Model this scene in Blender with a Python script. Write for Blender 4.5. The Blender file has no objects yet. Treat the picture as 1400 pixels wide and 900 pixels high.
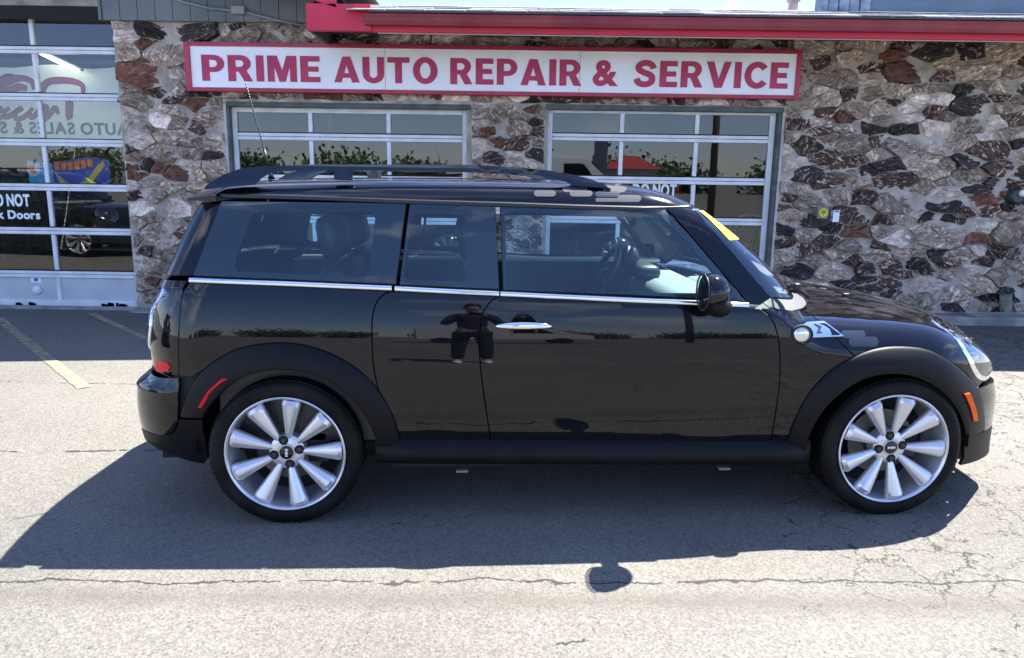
import bpy, bmesh, math, random
import numpy as np
from mathutils import Vector, Matrix, noise
from mathutils.geometry import delaunay_2d_cdt
R = math.radians
random.seed(7)
rng = np.random.RandomState(11)
scene = bpy.context.scene
col = scene.collection

# ---------------------------------------------------------------- camera, sky, sun
FOC, PITCH, ROLL, YAW = 1020.75, 0.2008, 0.014313, -0.0044105
cd = bpy.data.cameras.new('camera'); cam = bpy.data.objects.new('camera', cd); col.objects.link(cam)
cd.sensor_width = 36; cd.lens = FOC / 1400 * 36; cd.clip_start = .05; cd.clip_end = 2000
fw = Vector((math.sin(YAW) * math.cos(PITCH), math.cos(YAW) * math.cos(PITCH), -math.sin(PITCH)))
rt = Vector((math.cos(YAW), -math.sin(YAW), 0)); up = rt.cross(fw)
rt2 = rt * math.cos(ROLL) + up * math.sin(ROLL); up2 = -rt * math.sin(ROLL) + up * math.cos(ROLL)
m = Matrix((rt2, up2, -fw)).transposed().to_4x4(); m.translation = Vector((0, 0, 1.4179)); cam.matrix_world = m
scene.camera = cam
SUN = Vector((.432, .422, 1)).normalized()
EL = math.asin(SUN.z); AZ = math.atan2(SUN.x, SUN.y)
w = bpy.data.worlds.new('World'); scene.world = w; w.use_nodes = True
nt = w.node_tree; nt.nodes.clear()
def N(t, typ, **kw):
    n = t.nodes.new(typ)
    for k, v in kw.items():
        if k in n.inputs: n.inputs[k].default_value = v
        else: setattr(n, k, v)
    return n
out = N(nt, 'ShaderNodeOutputWorld'); bg = N(nt, 'ShaderNodeBackground'); bg.inputs[1].default_value = .088
sky = N(nt, 'ShaderNodeTexSky'); sky.sky_type = 'NISHITA'; sky.sun_disc = False
sky.sun_elevation = EL; sky.sun_rotation = AZ; sky.air_density = 1.0; sky.dust_density = .15; sky.ozone_density = 1.0
tc = N(nt, 'ShaderNodeTexCoord'); mp = N(nt, 'ShaderNodeMapping'); mp.inputs['Scale'].default_value = (1, 1, 2.6)
nz = N(nt, 'ShaderNodeTexNoise'); nz.inputs['Scale'].default_value = 2.3; nz.inputs['Detail'].default_value = 8; nz.inputs['Roughness'].default_value = .58; nz.inputs['Distortion'].default_value = .4
cr = N(nt, 'ShaderNodeValToRGB'); cr.color_ramp.elements[0].position = .54; cr.color_ramp.elements[1].position = .72
mx = N(nt, 'ShaderNodeMixRGB'); mx.inputs[2].default_value = (9.5, 9.8, 10.2, 1)
nt.links.new(tc.outputs['Generated'], mp.inputs[0]); nt.links.new(mp.outputs[0], nz.inputs[0]); nt.links.new(nz.outputs[0], cr.inputs[0])
tint = N(nt, 'ShaderNodeMixRGB', blend_type='MULTIPLY'); tint.inputs[0].default_value = 1; tint.inputs[2].default_value = (.76, .85, 1.19, 1)   # the clear deep blue of the day
nt.links.new(sky.outputs[0], tint.inputs[1]); nt.links.new(cr.outputs[0], mx.inputs[0]); nt.links.new(tint.outputs[0], mx.inputs[1]); nt.links.new(mx.outputs[0], bg.inputs[0]); nt.links.new(bg.outputs[0], out.inputs[0])
sl = bpy.data.lights.new('sun', 'SUN'); sl.energy = 5.0; sl.angle = R(.53); sl.color = (1, .955, .88)
so = bpy.data.objects.new('sun', sl); col.objects.link(so); so.rotation_euler = SUN.to_track_quat('Z', 'Y').to_euler(); so.location = (6, 6, 15)
scene.view_settings.view_transform = 'Standard'; scene.view_settings.look = 'None'; scene.view_settings.exposure = 1.92; scene.view_settings.gamma = 1
scene.cycles.max_bounces = 10; scene.cycles.transparent_max_bounces = 16

# ---------------------------------------------------------------- helpers
def tag(o, label=None, cat=None, group=None, kind=None):
    if label: o['label'] = label
    if cat: o['category'] = cat
    if group: o['group'] = group
    if kind: o['kind'] = kind
    return o
def empty(name, loc=(0, 0, 0), rz=0, label=None, cat=None, group=None):
    o = bpy.data.objects.new(name, None); col.objects.link(o); o.location = loc; o.rotation_euler = (0, 0, rz)
    o.empty_display_size = .1
    return tag(o, label, cat, group)
def link(name, me, mat=None, parent=None, loc=None, rot=None):
    o = bpy.data.objects.new(name, me); col.objects.link(o)
    if mat is not None and len(me.materials) == 0: me.materials.append(mat)
    if parent is not None: o.parent = parent
    if loc is not None: o.location = loc
    if rot is not None: o.rotation_euler = rot
    return o
def mesh(name, verts, faces, mat=None, parent=None, smooth=False, loc=None, rot=None, nrm=None, recalc=False):
    me = bpy.data.meshes.new(name); me.from_pydata([tuple(v) for v in verts], [], [tuple(int(i) for i in f) for f in faces])
    if recalc:
        b = bmesh.new(); b.from_mesh(me); bmesh.ops.recalc_face_normals(b, faces=b.faces); b.to_mesh(me); b.free()
    me.update()
    if smooth or nrm is not None: me.polygons.foreach_set('use_smooth', [True] * len(me.polygons))
    if nrm is not None: me.normals_split_custom_set_from_vertices([tuple(n) for n in nrm])
    return link(name, me, mat, parent, loc, rot)
class MB:
    "collects boxes, tubes, lathes in ONE bmesh"
    def __init__(s): s.b = bmesh.new()
    def box(s, x0, x1, y0, y1, z0, z1, bev=0, M=None):
        r = bmesh.ops.create_cube(s.b, size=1); vs = r['verts']
        for v in vs: v.co = Vector(((x0 + x1) / 2 + v.co.x * (x1 - x0), (y0 + y1) / 2 + v.co.y * (y1 - y0), (z0 + z1) / 2 + v.co.z * (z1 - z0)))
        if bev:
            es = list({e for v in vs for e in v.link_edges}); q = bmesh.ops.bevel(s.b, geom=es, offset=bev, segments=2, affect='EDGES', profile=.5); vs = list({v for f in q['faces'] for v in f.verts} | {v for v in vs if v.is_valid})
        if M is not None: bmesh.ops.transform(s.b, matrix=M, verts=vs)
        return s
    def tube(s, pts, r, n=10, cap=True):
        pts = [Vector(p) for p in pts]; rs = r if hasattr(r, '__len__') else [r] * len(pts); rings = []
        u = None
        for i, p in enumerate(pts):
            t = (pts[min(i + 1, len(pts) - 1)] - pts[max(i - 1, 0)]).normalized()
            if u is None: u = t.orthogonal().normalized()
            u = (u - t * u.dot(t)).normalized(); v = t.cross(u)
            rings.append([s.b.verts.new(p + (u * math.cos(a) + v * math.sin(a)) * rs[i]) for a in [2 * math.pi * k / n for k in range(n)]])
        for A, B in zip(rings, rings[1:]):
            for k in range(n): s.b.faces.new((A[k], A[(k + 1) % n], B[(k + 1) % n], B[k]))
        if cap: s.b.faces.new(rings[0][::-1]); s.b.faces.new(rings[-1])
        return s
    def lathe(s, prof, n=48, axis='Y', c=(0, 0, 0), close=False):
        "prof: (radius, height along the axis)"
        rings = []; c = Vector(c)
        for r, h in prof:
            ring = []
            for k in range(n):
                a = 2 * math.pi * k / n
                p = Vector((r * math.cos(a), h, r * math.sin(a))) if axis == 'Y' else Vector((r * math.cos(a), r * math.sin(a), h))
                ring.append(s.b.verts.new(c + p))
            rings.append(ring)
        pr = list(zip(rings, rings[1:]))
        if close: pr.append((rings[-1], rings[0]))
        for A, B in pr:
            for k in range(n): s.b.faces.new((A[k], A[(k + 1) % n], B[(k + 1) % n], B[k]))
        return s
    def build(s, name, mat, parent=None, smooth=False, loc=None, rot=None, angle=None, recalc=True):
        if recalc: bmesh.ops.recalc_face_normals(s.b, faces=s.b.faces)
        me = bpy.data.meshes.new(name); s.b.to_mesh(me); s.b.free()
        if smooth or angle: me.polygons.foreach_set('use_smooth', [True] * len(me.polygons))
        if angle: me.set_sharp_from_angle(angle=R(angle))
        return link(name, me, mat, parent, loc, rot)
def box(name, x0, x1, y0, y1, z0, z1, mat, parent=None, bev=0, **kw):
    return MB().box(x0, x1, y0, y1, z0, z1, bev).build(name, mat, parent, **kw)
def prism(pts, y0, y1, bev=0):
    "polygon in x,z extruded from y0 to y1 -> MB"
    m_ = MB(); b = m_.b
    A = [b.verts.new((p[0], y0, p[1])) for p in pts]; B = [b.verts.new((p[0], y1, p[1])) for p in pts]
    n = len(pts); b.faces.new(A); b.faces.new(B[::-1])
    for k in range(n): b.faces.new((A[k], B[k], B[(k + 1) % n], A[(k + 1) % n]))
    if bev: bmesh.ops.bevel(b, geom=[e for e in b.edges if len({v.co.y for v in e.verts}) == 1], offset=bev, segments=2, affect='EDGES')
    return m_

# ---------------------------------------------------------------- materials
def M_(name, base=(.5, .5, .5), rough=.5, metal=0, **kw):
    m = bpy.data.materials.new(name); m.use_nodes = True; b = m.node_tree.nodes['Principled BSDF']
    b.inputs['Base Color'].default_value = (*base, 1); b.inputs['Roughness'].default_value = rough; b.inputs['Metallic'].default_value = metal
    for k, v in kw.items(): b.inputs[k.replace('_', ' ')].default_value = v
    return m
def nodes(m): return m.node_tree, m.node_tree.nodes['Principled BSDF']
def vary(m, c1, c2, scale=4, detail=6, lo=.35, hi=.65, rough=None, bump=0, bscale=40, bdist=.01, coord='Object', dist=0):
    "two-tone procedural variation, optional roughness range and bump"
    t, b = nodes(m); c = N(t, 'ShaderNodeTexCoord'); n = N(t, 'ShaderNodeTexNoise', Scale=scale, Detail=detail, Distortion=dist)
    t.links.new(c.outputs[coord], n.inputs['Vector']); r = N(t, 'ShaderNodeValToRGB')
    r.color_ramp.elements[0].position = lo; r.color_ramp.elements[1].position = hi
    r.color_ramp.elements[0].color = (*c1, 1); r.color_ramp.elements[1].color = (*c2, 1)
    t.links.new(n.outputs[0], r.inputs[0]); t.links.new(r.outputs[0], b.inputs['Base Color'])
    if rough:
        k = N(t, 'ShaderNodeMapRange'); k.inputs['To Min'].default_value = rough[0]; k.inputs['To Max'].default_value = rough[1]
        t.links.new(n.outputs[0], k.inputs[0]); t.links.new(k.outputs[0], b.inputs['Roughness'])
    if bump:
        n2 = N(t, 'ShaderNodeTexNoise', Scale=bscale, Detail=5); t.links.new(c.outputs[coord], n2.inputs['Vector'])
        bp = N(t, 'ShaderNodeBump', Strength=bump, Distance=bdist); t.links.new(n2.outputs[0], bp.inputs['Height']); t.links.new(bp.outputs[0], b.inputs['Normal'])
    return m
def glass_mat(name, tint, rough=.0, boost=.05, mul=1.3, haze=0, dcol=(.4, .4, .4)):
    m = bpy.data.materials.new(name); m.use_nodes = True; t = m.node_tree; t.nodes.clear()
    o = N(t, 'ShaderNodeOutputMaterial'); mxs = N(t, 'ShaderNodeMixShader'); tr = N(t, 'ShaderNodeBsdfTransparent'); gl = N(t, 'ShaderNodeBsdfGlossy')
    tr.inputs[0].default_value = (*tint, 1); gl.inputs['Roughness'].default_value = rough; gl.inputs[0].default_value = (1, 1, 1, 1)
    fr = N(t, 'ShaderNodeFresnel'); fr.inputs[0].default_value = 1.5
    ma = N(t, 'ShaderNodeMath', operation='MULTIPLY_ADD'); ma.inputs[1].default_value = mul; ma.inputs[2].default_value = boost; ma.use_clamp = True
    t.links.new(fr.outputs[0], ma.inputs[0]); t.links.new(ma.outputs[0], mxs.inputs[0]); 
    if haze:    # pale haze painted over the pane to brighten the see-through view
        df = N(t, 'ShaderNodeBsdfDiffuse'); df.inputs[0].default_value = (*dcol, 1); dm = N(t, 'ShaderNodeMixShader'); tcd = N(t, 'ShaderNodeTexCoord'); nd = N(t, 'ShaderNodeTexNoise', Scale=2.5, Detail=6)
        t.links.new(tcd.outputs['Object'], nd.inputs['Vector']); md = N(t, 'ShaderNodeMath', operation='MULTIPLY'); md.inputs[1].default_value = haze * 2; t.links.new(nd.outputs[0], md.inputs[0]); t.links.new(md.outputs[0], dm.inputs[0])
        t.links.new(tr.outputs[0], dm.inputs[1]); t.links.new(df.outputs[0], dm.inputs[2]); tr = dm
    t.links.new(tr.outputs[0], mxs.inputs[1]); t.links.new(gl.outputs[0], mxs.inputs[2]); t.links.new(mxs.outputs[0], o.inputs[0])
    return m
PAINT = M_('black_paint', (.0035, .004, .006), .10, Coat_Weight=1, Coat_Roughness=.012, Coat_IOR=1.42, Specular_IOR_Level=.03)
ROOFP = PAINT
PLASTIC = vary(M_('matte_black_plastic', (.022, .023, .026), .5, Specular_IOR_Level=.17), (.0035, .004, .005), (.006, .0065, .0078), 3, 3, rough=(.40, .52), bump=.15, bscale=900, bdist=.0005)
TRIM = M_('black_trim', (.006, .006, .007), .35)
GLOSSBLACK = M_('gloss_black', (.004, .004, .005), .06)
DARK = M_('dark_cavity', (.006, .006, .007), .8)
CHROME = M_('chrome', (.86, .87, .89), .06, 1)
ALU = vary(M_('silver_alloy_paint', (.55, .56, .58),   .30, .62, Coat_Weight=.6, Coat_Roughness=.08), (.58, .59, .61), (.68, .69, .71), 5, 3)
def rubber():
    m = M_('tyre_rubber', (.016, .016, .017), .62, Specular_IOR_Level=.14); t, b = nodes(m)
    c = N(t, 'ShaderNodeTexCoord'); n = N(t, 'ShaderNodeTexNoise', Scale=9, Detail=7); t.links.new(c.outputs['Object'], n.inputs['Vector'])
    r = N(t, 'ShaderNodeValToRGB'); r.color_ramp.elements[0].color = (.0045, .0045, .005, 1); r.color_ramp.elements[1].color = (.016, .0155, .015, 1); r.color_ramp.elements[0].position = .4; r.color_ramp.elements[1].position = .8
    t.links.new(n.outputs[0], r.inputs[0]); t.links.new(r.outputs[0], b.inputs['Base Color'])
    return m
RUBBER = rubber()
DISC = M_('brake_steel', (.16, .155, .15), .45, 1)
DARKMETAL = M_('dark_metal', (.05, .05, .055), .4, .6)
CARGLASS = glass_mat('car_glass', (.80, .96, .99), 0, .015, 1.1, .05, (.22, .42, .50))
SCREENGLASS = glass_mat('windscreen_glass', (.72, .86, .84), 0, .06, 1.4)
FRIT = M_('glass_border', (.004, .004, .005), .5)
LAMPGLASS = glass_mat('lamp_glass', (.92, .96, .97), 0, .10, 1.3)
REDLENS = M_('red_lens', (.62, .004, .012), .3, Specular_IOR_Level=.25)
DARKRED = M_('dark_red_lens', (.06, .004, .006), .08, Coat_Weight=1)
ORANGE = M_('orange_lens', (.80, .10, .006), .3, Specular_IOR_Level=.25)
CLEARLENS = M_('clear_lens', (.75, .75, .73), .08, .7, Coat_Weight=1)
YELLOW = M_('yellow_sticker', (.75, .68, .0), .5)
OVAL = M_('grey_decal', (.030, .036, .052), .12, Specular_IOR_Level=.35)
OVALL = M_('pale_grey_decal', (.060, .063, .072), .7, Specular_IOR_Level=.1)
LEATHER = vary(M_('black_leather', (.015, .015, .017), .38), (.016, .016, .018), (.028, .028, .031), 6, 4, bump=.2, bscale=120)
DASHM = M_('grey_dash', (.30, .33, .33), .45)
WHITEP = M_('white_print', (.85, .86, .86), .5)

import json

# ---------------------------------------------------------------- ground
def asphalt():
    m = M_('old_asphalt', (.3, .29, .27), .85); t, b = nodes(m); L = t.links.new
    c = N(t, 'ShaderNodeTexCoord'); P = c.outputs['Object']
    def noise_(s, d=5, rg=.55, dist=0):
        n = N(t, 'ShaderNodeTexNoise', Scale=s, Detail=d, Roughness=rg, Distortion=dist); L(P, n.inputs['Vector']); return n.outputs[0]
    def ramp(src, p0, c0, p1, c1):
        r = N(t, 'ShaderNodeValToRGB'); e = r.color_ramp.elements; e[0].position = p0; e[1].position = p1; e[0].color = (*c0, 1); e[1].color = (*c1, 1); L(src, r.inputs[0]); return r.outputs[0]
    def mix(f, a, b_, mode='MIX', fac=None):
        k = N(t, 'ShaderNodeMixRGB', blend_type=mode)
        if f is not None: L(f, k.inputs[0])
        else: k.inputs[0].default_value = fac
        for i, s in ((1, a), (2, b_)):
            if hasattr(s, 'links') or hasattr(s, 'is_linked'): L(s, k.inputs[i])
            else: k.inputs[i].default_value = (*s, 1)
        return k.outputs[0]
    def math_(op, a, b_=None, c_=None):
        k = N(t, 'ShaderNodeMath', operation=op)
        for i, s in enumerate((a, b_, c_)):
            if s is None: continue
            if isinstance(s, (int, float)): k.inputs[i].default_value = s
            else: L(s, k.inputs[i])
        return k.outputs[0]
    big = ramp(noise_(.55, 6, .6), .35, (.125, .119, .104), .68, (.172, .164, .144))
    # aggregate: fine light stones and dark pits
    v = N(t, 'ShaderNodeTexVoronoi', Scale=130); L(P, v.inputs['Vector'])
    agg = ramp(v.outputs['Color'], .15, (.40, .39, .38), .8, (1.36, 1.32, 1.26))
    s1 = mix(None, big, agg, 'MULTIPLY', .52)
    pits = ramp(noise_(48, 4, .75), .34, (.25, .24, .23), .42, (1, 1, 1))
    s2 = mix(None, s1, pits, 'MULTIPLY', .75)
    spots = ramp(noise_(9, 5, .75), .30, (.55, .54, .53), .42, (1, 1, 1))
    s2 = mix(None, s2, spots, 'MULTIPLY', .45)
    # cracks: distorted voronoi borders, two sizes, only in patches
    wn = N(t, 'ShaderNodeTexNoise', Scale=5, Detail=5, Roughness=.65); L(P, wn.inputs['Vector'])
    off = N(t, 'ShaderNodeMixRGB', blend_type='LINEAR_LIGHT'); off.inputs[0].default_value = .16; L(P, off.inputs[1]); L(wn.outputs['Color'], off.inputs[2])
    def crack(scale, wid, seed):
        mp_ = N(t, 'ShaderNodeMapping'); mp_.inputs['Location'].default_value = (seed, seed * .7, 0); L(off.outputs[0], mp_.inputs[0])
        vv = N(t, 'ShaderNodeTexVoronoi', feature='DISTANCE_TO_EDGE', Scale=scale); L(mp_.outputs[0], vv.inputs['Vector'])
        return math_('LESS_THAN', vv.outputs['Distance'], wid)
    sep = N(t, 'ShaderNodeSeparateXYZ'); L(P, sep.inputs[0]); X, Y = sep.outputs[0], sep.outputs[1]
    # alligator cracking grows to the right, in front of the car's nose
    reg = math_('ADD', math_('MULTIPLY', X, .22), math_('MULTIPLY', noise_(.9, 3), 1.4))
    regA = math_('GREATER_THAN', reg, 1.12); regB = math_('GREATER_THAN', math_('ADD', reg, math_('MULTIPLY', noise_(4.0, 2), .8)), 1.42)
    cA = math_('MULTIPLY', crack(1.5, .0075, 0), regA); cB = math_('MULTIPLY', crack(4.2, .011, 3.1), regB)
    near = math_('GREATER_THAN', noise_(1.4, 3), .60)
    cC = math_('MULTIPLY', crack(.62, .0045, 7.3), near)
    # the long construction joint in front of the car and two behind it
    jn = math_('MULTIPLY', math_('SUBTRACT', noise_(3.5, 6, .7), .5), .16)
    def joint(y0, slope, wid, thr, ns):
        d = math_('ABSOLUTE', math_('SUBTRACT', math_('ADD', Y, jn), math_('MULTIPLY_ADD', X, slope, y0)))
        return math_('MULTIPLY', math_('LESS_THAN', d, wid), math_('GREATER_THAN', noise_(ns, 4, .7), thr))
    j = math_('MAXIMUM', joint(2.435, .03, .006, .40, 6), math_('MAXIMUM', joint(4.83, -.02, .006, .50, 5), joint(3.86, .10, .012, .50, 3)))
    allc = math_('MAXIMUM', math_('MAXIMUM', cA, cB), math_('MAXIMUM', cC, j))
    s3 = mix(math_('MULTIPLY', allc, .92), s2, (.018, .017, .015))
    # dirt drifted along the joint
    dd = math_('ABSOLUTE', math_('SUBTRACT', math_('ADD', Y, math_('MULTIPLY', jn, .6)), math_('MULTIPLY_ADD', X, .012, 2.315)))
    dm = N(t, 'ShaderNodeMapRange'); dm.inputs['From Min'].default_value = .09; dm.inputs['From Max'].default_value = .0; L(dd, dm.inputs[0])
    dirt = math_('MULTIPLY', math_('MULTIPLY', dm.outputs[0], noise_(4.3, 5, .65)), 1.15)
    s3 = mix(dirt, s3, (.085, .075, .062))
    # tone darker towards the doors
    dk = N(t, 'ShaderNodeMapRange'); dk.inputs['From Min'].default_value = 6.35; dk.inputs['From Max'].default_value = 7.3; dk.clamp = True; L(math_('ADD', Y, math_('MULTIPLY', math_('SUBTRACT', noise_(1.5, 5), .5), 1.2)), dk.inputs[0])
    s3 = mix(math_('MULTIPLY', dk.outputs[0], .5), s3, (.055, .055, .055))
    L(s3, b.inputs['Base Color'])
    h = math_('ADD', math_('MULTIPLY', v.outputs['Distance'], .5), math_('MULTIPLY', noise_(60, 5, .7), 1.0)); h = math_('SUBTRACT', h, math_('MULTIPLY', allc, 2.5))
    bp = N(t, 'ShaderNodeBump', Strength=.7, Distance=.0045); L(h, bp.inputs['Height']); L(bp.outputs[0], b.inputs['Normal'])
    return m
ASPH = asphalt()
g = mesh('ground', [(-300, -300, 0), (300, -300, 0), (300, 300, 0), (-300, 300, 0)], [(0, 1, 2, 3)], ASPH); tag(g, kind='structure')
FADED = vary(M_('faded_yellow_line_paint', (.6, .55, .35), .8), (.34, .285, .13), (.15, .142, .12), 14, 8, .38, .58, bump=.5, bscale=90, bdist=.003)
def stripe(p, q, wid):
    p = Vector(p); q = Vector(q); d = (q - p).normalized(); n = Vector((-d.y, d.x)) * wid / 2; vs = []; k = 24
    for i in range(k + 1):
        c = p.lerp(q, i / k); e = (random.random() - .5) * .012
        vs += [(*(c + n * (1 + e * 6)), .004), (*(c - n * (1 - e * 6)), .004)]
    return tag(mesh('painted_line', vs, [(2 * i, 2 * i + 1, 2 * i + 3, 2 * i + 2) for i in range(k)], FADED), kind='structure')
stripe((-4.30, 7.42), (-2.95, 6.04), .075); stripe((-5.05, 7.12), (-2.86, 4.77), .085)
CONC = vary(M_('old_concrete', (.3, .3, .28), .9), (.17, .17, .165), (.34, .335, .32), 5, 8, bump=.5, bscale=40, bdist=.006)
MB().box(-3.95, 2.70, 7.50, 7.74, -.05, .012, .004).build('kerb', CONC); tag(bpy.data.objects['kerb'], kind='structure')
k2 = MB()
xx = 2.704
while xx < 9:
    k2.box(xx, xx + 1.49, 7.50, 7.74, -.05, .085, .012); xx += 1.5
tag(k2.build('kerb', CONC), kind='structure')
tag(box('kerb', -8.5, -3.956, 7.62, 7.74, -.05, .02, CONC, bev=.004), kind='structure')

# ---------------------------------------------------------------- building
bld = empty('repair_shop', (1, 7.75, 0), 0, 'single-storey auto repair shop of rugged mixed stone with red eaves behind the car', 'building')
def B(o): o.parent = bld; o.matrix_parent_inverse = Matrix.Translation((-1, -7.75, 0)); return o
MORTAR = vary(M_('rough_mortar', (.3, .27, .24), .95), (.30, .265, .22), (.56, .50, .43), 7, 8, .35, .65, bump=1.0, bscale=22, bdist=.03)
DARKGREEN = vary(M_('dark_green_grey_jamb', (.06, .08, .08), .6), (.045, .06, .06), (.10, .115, .11), 8, 5)
ALUMF = vary(M_('weathered_white_aluminium', (.6, .62, .63), .45), (.62, .64, .65), (.78, .80, .81), 6, 6, rough=(.35, .6))
BEIGE = vary(M_('weathered_beige_wood', (.4, .36, .3), .8), (.20, .17, .14), (.46, .42, .36), 3, 8, bump=.4, bscale=30)
REDP = vary(M_('crimson_fascia_paint', (.5, .03, .07), .55), (.52, .012, .045), (.62, .022, .065), 2.2, 6, rough=(.4, .6))
REDG = vary(M_('faded_red_gutter', (.4, .07, .1), .45), (.21, .024, .04), (.29, .05, .065), 2.5, 6)
SIDING = vary(M_('slate_grey_siding', (.16, .19, .20), .7), (.135, .16, .175), (.19, .215, .23), 2, 5)
SHADEW = M_('interior_wall', (.22, .22, .20), .9)
# openings in the wall plane: (x0, x1, z0, z1)
OPEN = [(-8.2, -3.995, 0, 2.99), (-2.93, -.475, 0, 2.10), (.272, 2.645, 0, 2.115)]
wall = MB()
for x0, x1, z0, z1 in ((-3.995, -2.93, -.1, 2.87), (-.475, .272, -.1, 2.87), (2.645, 9, -.1, 3.0), (-2.93, -.475, 2.10, 2.87), (.272, 2.645, 2.115, 2.87)):
    wall.box(x0, x1, 7.75, 8.0, z0, z1)
wl = B(wall.build('stone_wall', MORTAR)); B(box('end_pier', -8.6, -8.2, 7.75, 8.0, -.1, 3.0, MORTAR))
def stone_mat(name, c1, c2, c3, veins, p):
    m = M_(name, c1, .8); t, b = nodes(m); L = t.links.new
    c = N(t, 'ShaderNodeTexCoord'); oi = N(t, 'ShaderNodeObjectInfo')
    ad = N(t, 'ShaderNodeVectorMath', operation='MULTIPLY_ADD'); ad.inputs[1].default_value = (1, 1, 1)
    cm = N(t, 'ShaderNodeCombineXYZ'); k = N(t, 'ShaderNodeMath', operation='MULTIPLY'); k.inputs[1].default_value = 37
    L(oi.outputs['Random'], k.inputs[0]); L(k.outputs[0], cm.inputs[0]); L(k.outputs[0], cm.inputs[2]); L(c.outputs['Object'], ad.inputs[0]); L(cm.outputs[0], ad.inputs[2])
    rot = N(t, 'ShaderNodeVectorRotate', rotation_type='Y_AXIS'); kk = N(t, 'ShaderNodeMath', operation='MULTIPLY_ADD'); kk.inputs[1].default_value = 2.4; kk.inputs[2].default_value = -1.2
    L(oi.outputs['Random'], kk.inputs[0]); L(kk.outputs[0], rot.inputs['Angle']); L(ad.outputs[0], rot.inputs[0])
    mp_ = N(t, 'ShaderNodeMapping'); mp_.inputs['Scale'].default_value = (6, 6, 20); L(rot.outputs[0], mp_.inputs[0])
    n1 = N(t, 'ShaderNodeTexNoise', Scale=1.0, Detail=9, Roughness=.72, Distortion=2.2); L(mp_.outputs[0], n1.inputs['Vector'])
    r = N(t, 'ShaderNodeValToRGB'); e = r.color_ramp.elements; e[0].position = .30; e[0].color = (*c1, 1); e[1].position = .55; e[1].color = (*c2, 1)
    e2 = e.new(p); e2.color = (*c2, 1); e3 = e.new(min(p + .05, .98)); e3.color = (*c3, 1)
    L(n1.outputs[0], r.inputs[0])
    n2 = N(t, 'ShaderNodeTexNoise', Scale=14, Detail=6, Roughness=.7); L(ad.outputs[0], n2.inputs['Vector'])
    r2 = N(t, 'ShaderNodeValToRGB'); r2.color_ramp.elements[0].color = (.55, .53, .52, 1); r2.color_ramp.elements[1].color = (1.35, 1.35, 1.33, 1); r2.color_ramp.elements[0].position = .3; r2.color_ramp.elements[1].position = .7; L(n2.outputs[0], r2.inputs[0])
    mm = N(t, 'ShaderNodeMixRGB', blend_type='MULTIPLY'); mm.inputs[0].default_value = 1; L(r.outputs[0], mm.inputs[1]); L(r2.outputs[0], mm.inputs[2])
    # value shift stone by stone
    hs = N(t, 'ShaderNodeHueSaturation'); vr = N(t, 'ShaderNodeMapRange'); vr.inputs['To Min'].default_value = .75; vr.inputs['To Max'].default_value = 1.55
    wn = N(t, 'ShaderNodeTexWhiteNoise', noise_dimensions='1D'); L(oi.outputs['Random'], wn.inputs['W']); L(wn.outputs['Value'], vr.inputs[0]); L(vr.outputs[0], hs.inputs['Value']); L(mm.outputs[0], hs.inputs['Color'])
    L(hs.outputs[0], b.inputs['Base Color'])
    ms = N(t, 'ShaderNodeTexMusgrave') if hasattr(bpy.types, 'ShaderNodeTexMusgrave') else None
    h = N(t, 'ShaderNodeMath', operation='ADD'); L(n1.outputs[0], h.inputs[0]); L(n2.outputs[0], h.inputs[1])
    bp = N(t, 'ShaderNodeBump', Strength=1.0, Distance=.022); L(h.outputs[0], bp.inputs['Height']); L(bp.outputs[0], b.inputs['Normal'])
    return m
STONE = [stone_mat('dark_maroon_stone', (0.021, 0.013, 0.011), (0.110, 0.064, 0.048), (0.735, 0.592, 0.475), 1, .54),
         stone_mat('black_flint_stone', (0.013, 0.010, 0.011), (0.058, 0.044, 0.040), (0.651, 0.563, 0.493), 1, .58),
         stone_mat('white_quartz_stone', (0.441, 0.349, 0.282), (0.920, 0.805, 0.695), (0.378, 0.213, 0.150), 1, .62),
         stone_mat('grey_banded_stone', (0.100, 0.068, 0.051), (0.420, 0.335, 0.264), (0.840, 0.708, 0.590), 1, .53),
         stone_mat('rust_red_stone', (0.089, 0.034, 0.023), (0.252, 0.112, 0.075), (0.651, 0.524, 0.440), 1, .60),
         stone_mat('tan_streaked_stone', (0.105, 0.068, 0.048), (0.462, 0.359, 0.273), (0.756, 0.660, 0.563), 1, .54)]
WT = np.array([.25, .10, .14, .24, .07, .20]); WT = WT / WT.sum()
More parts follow.
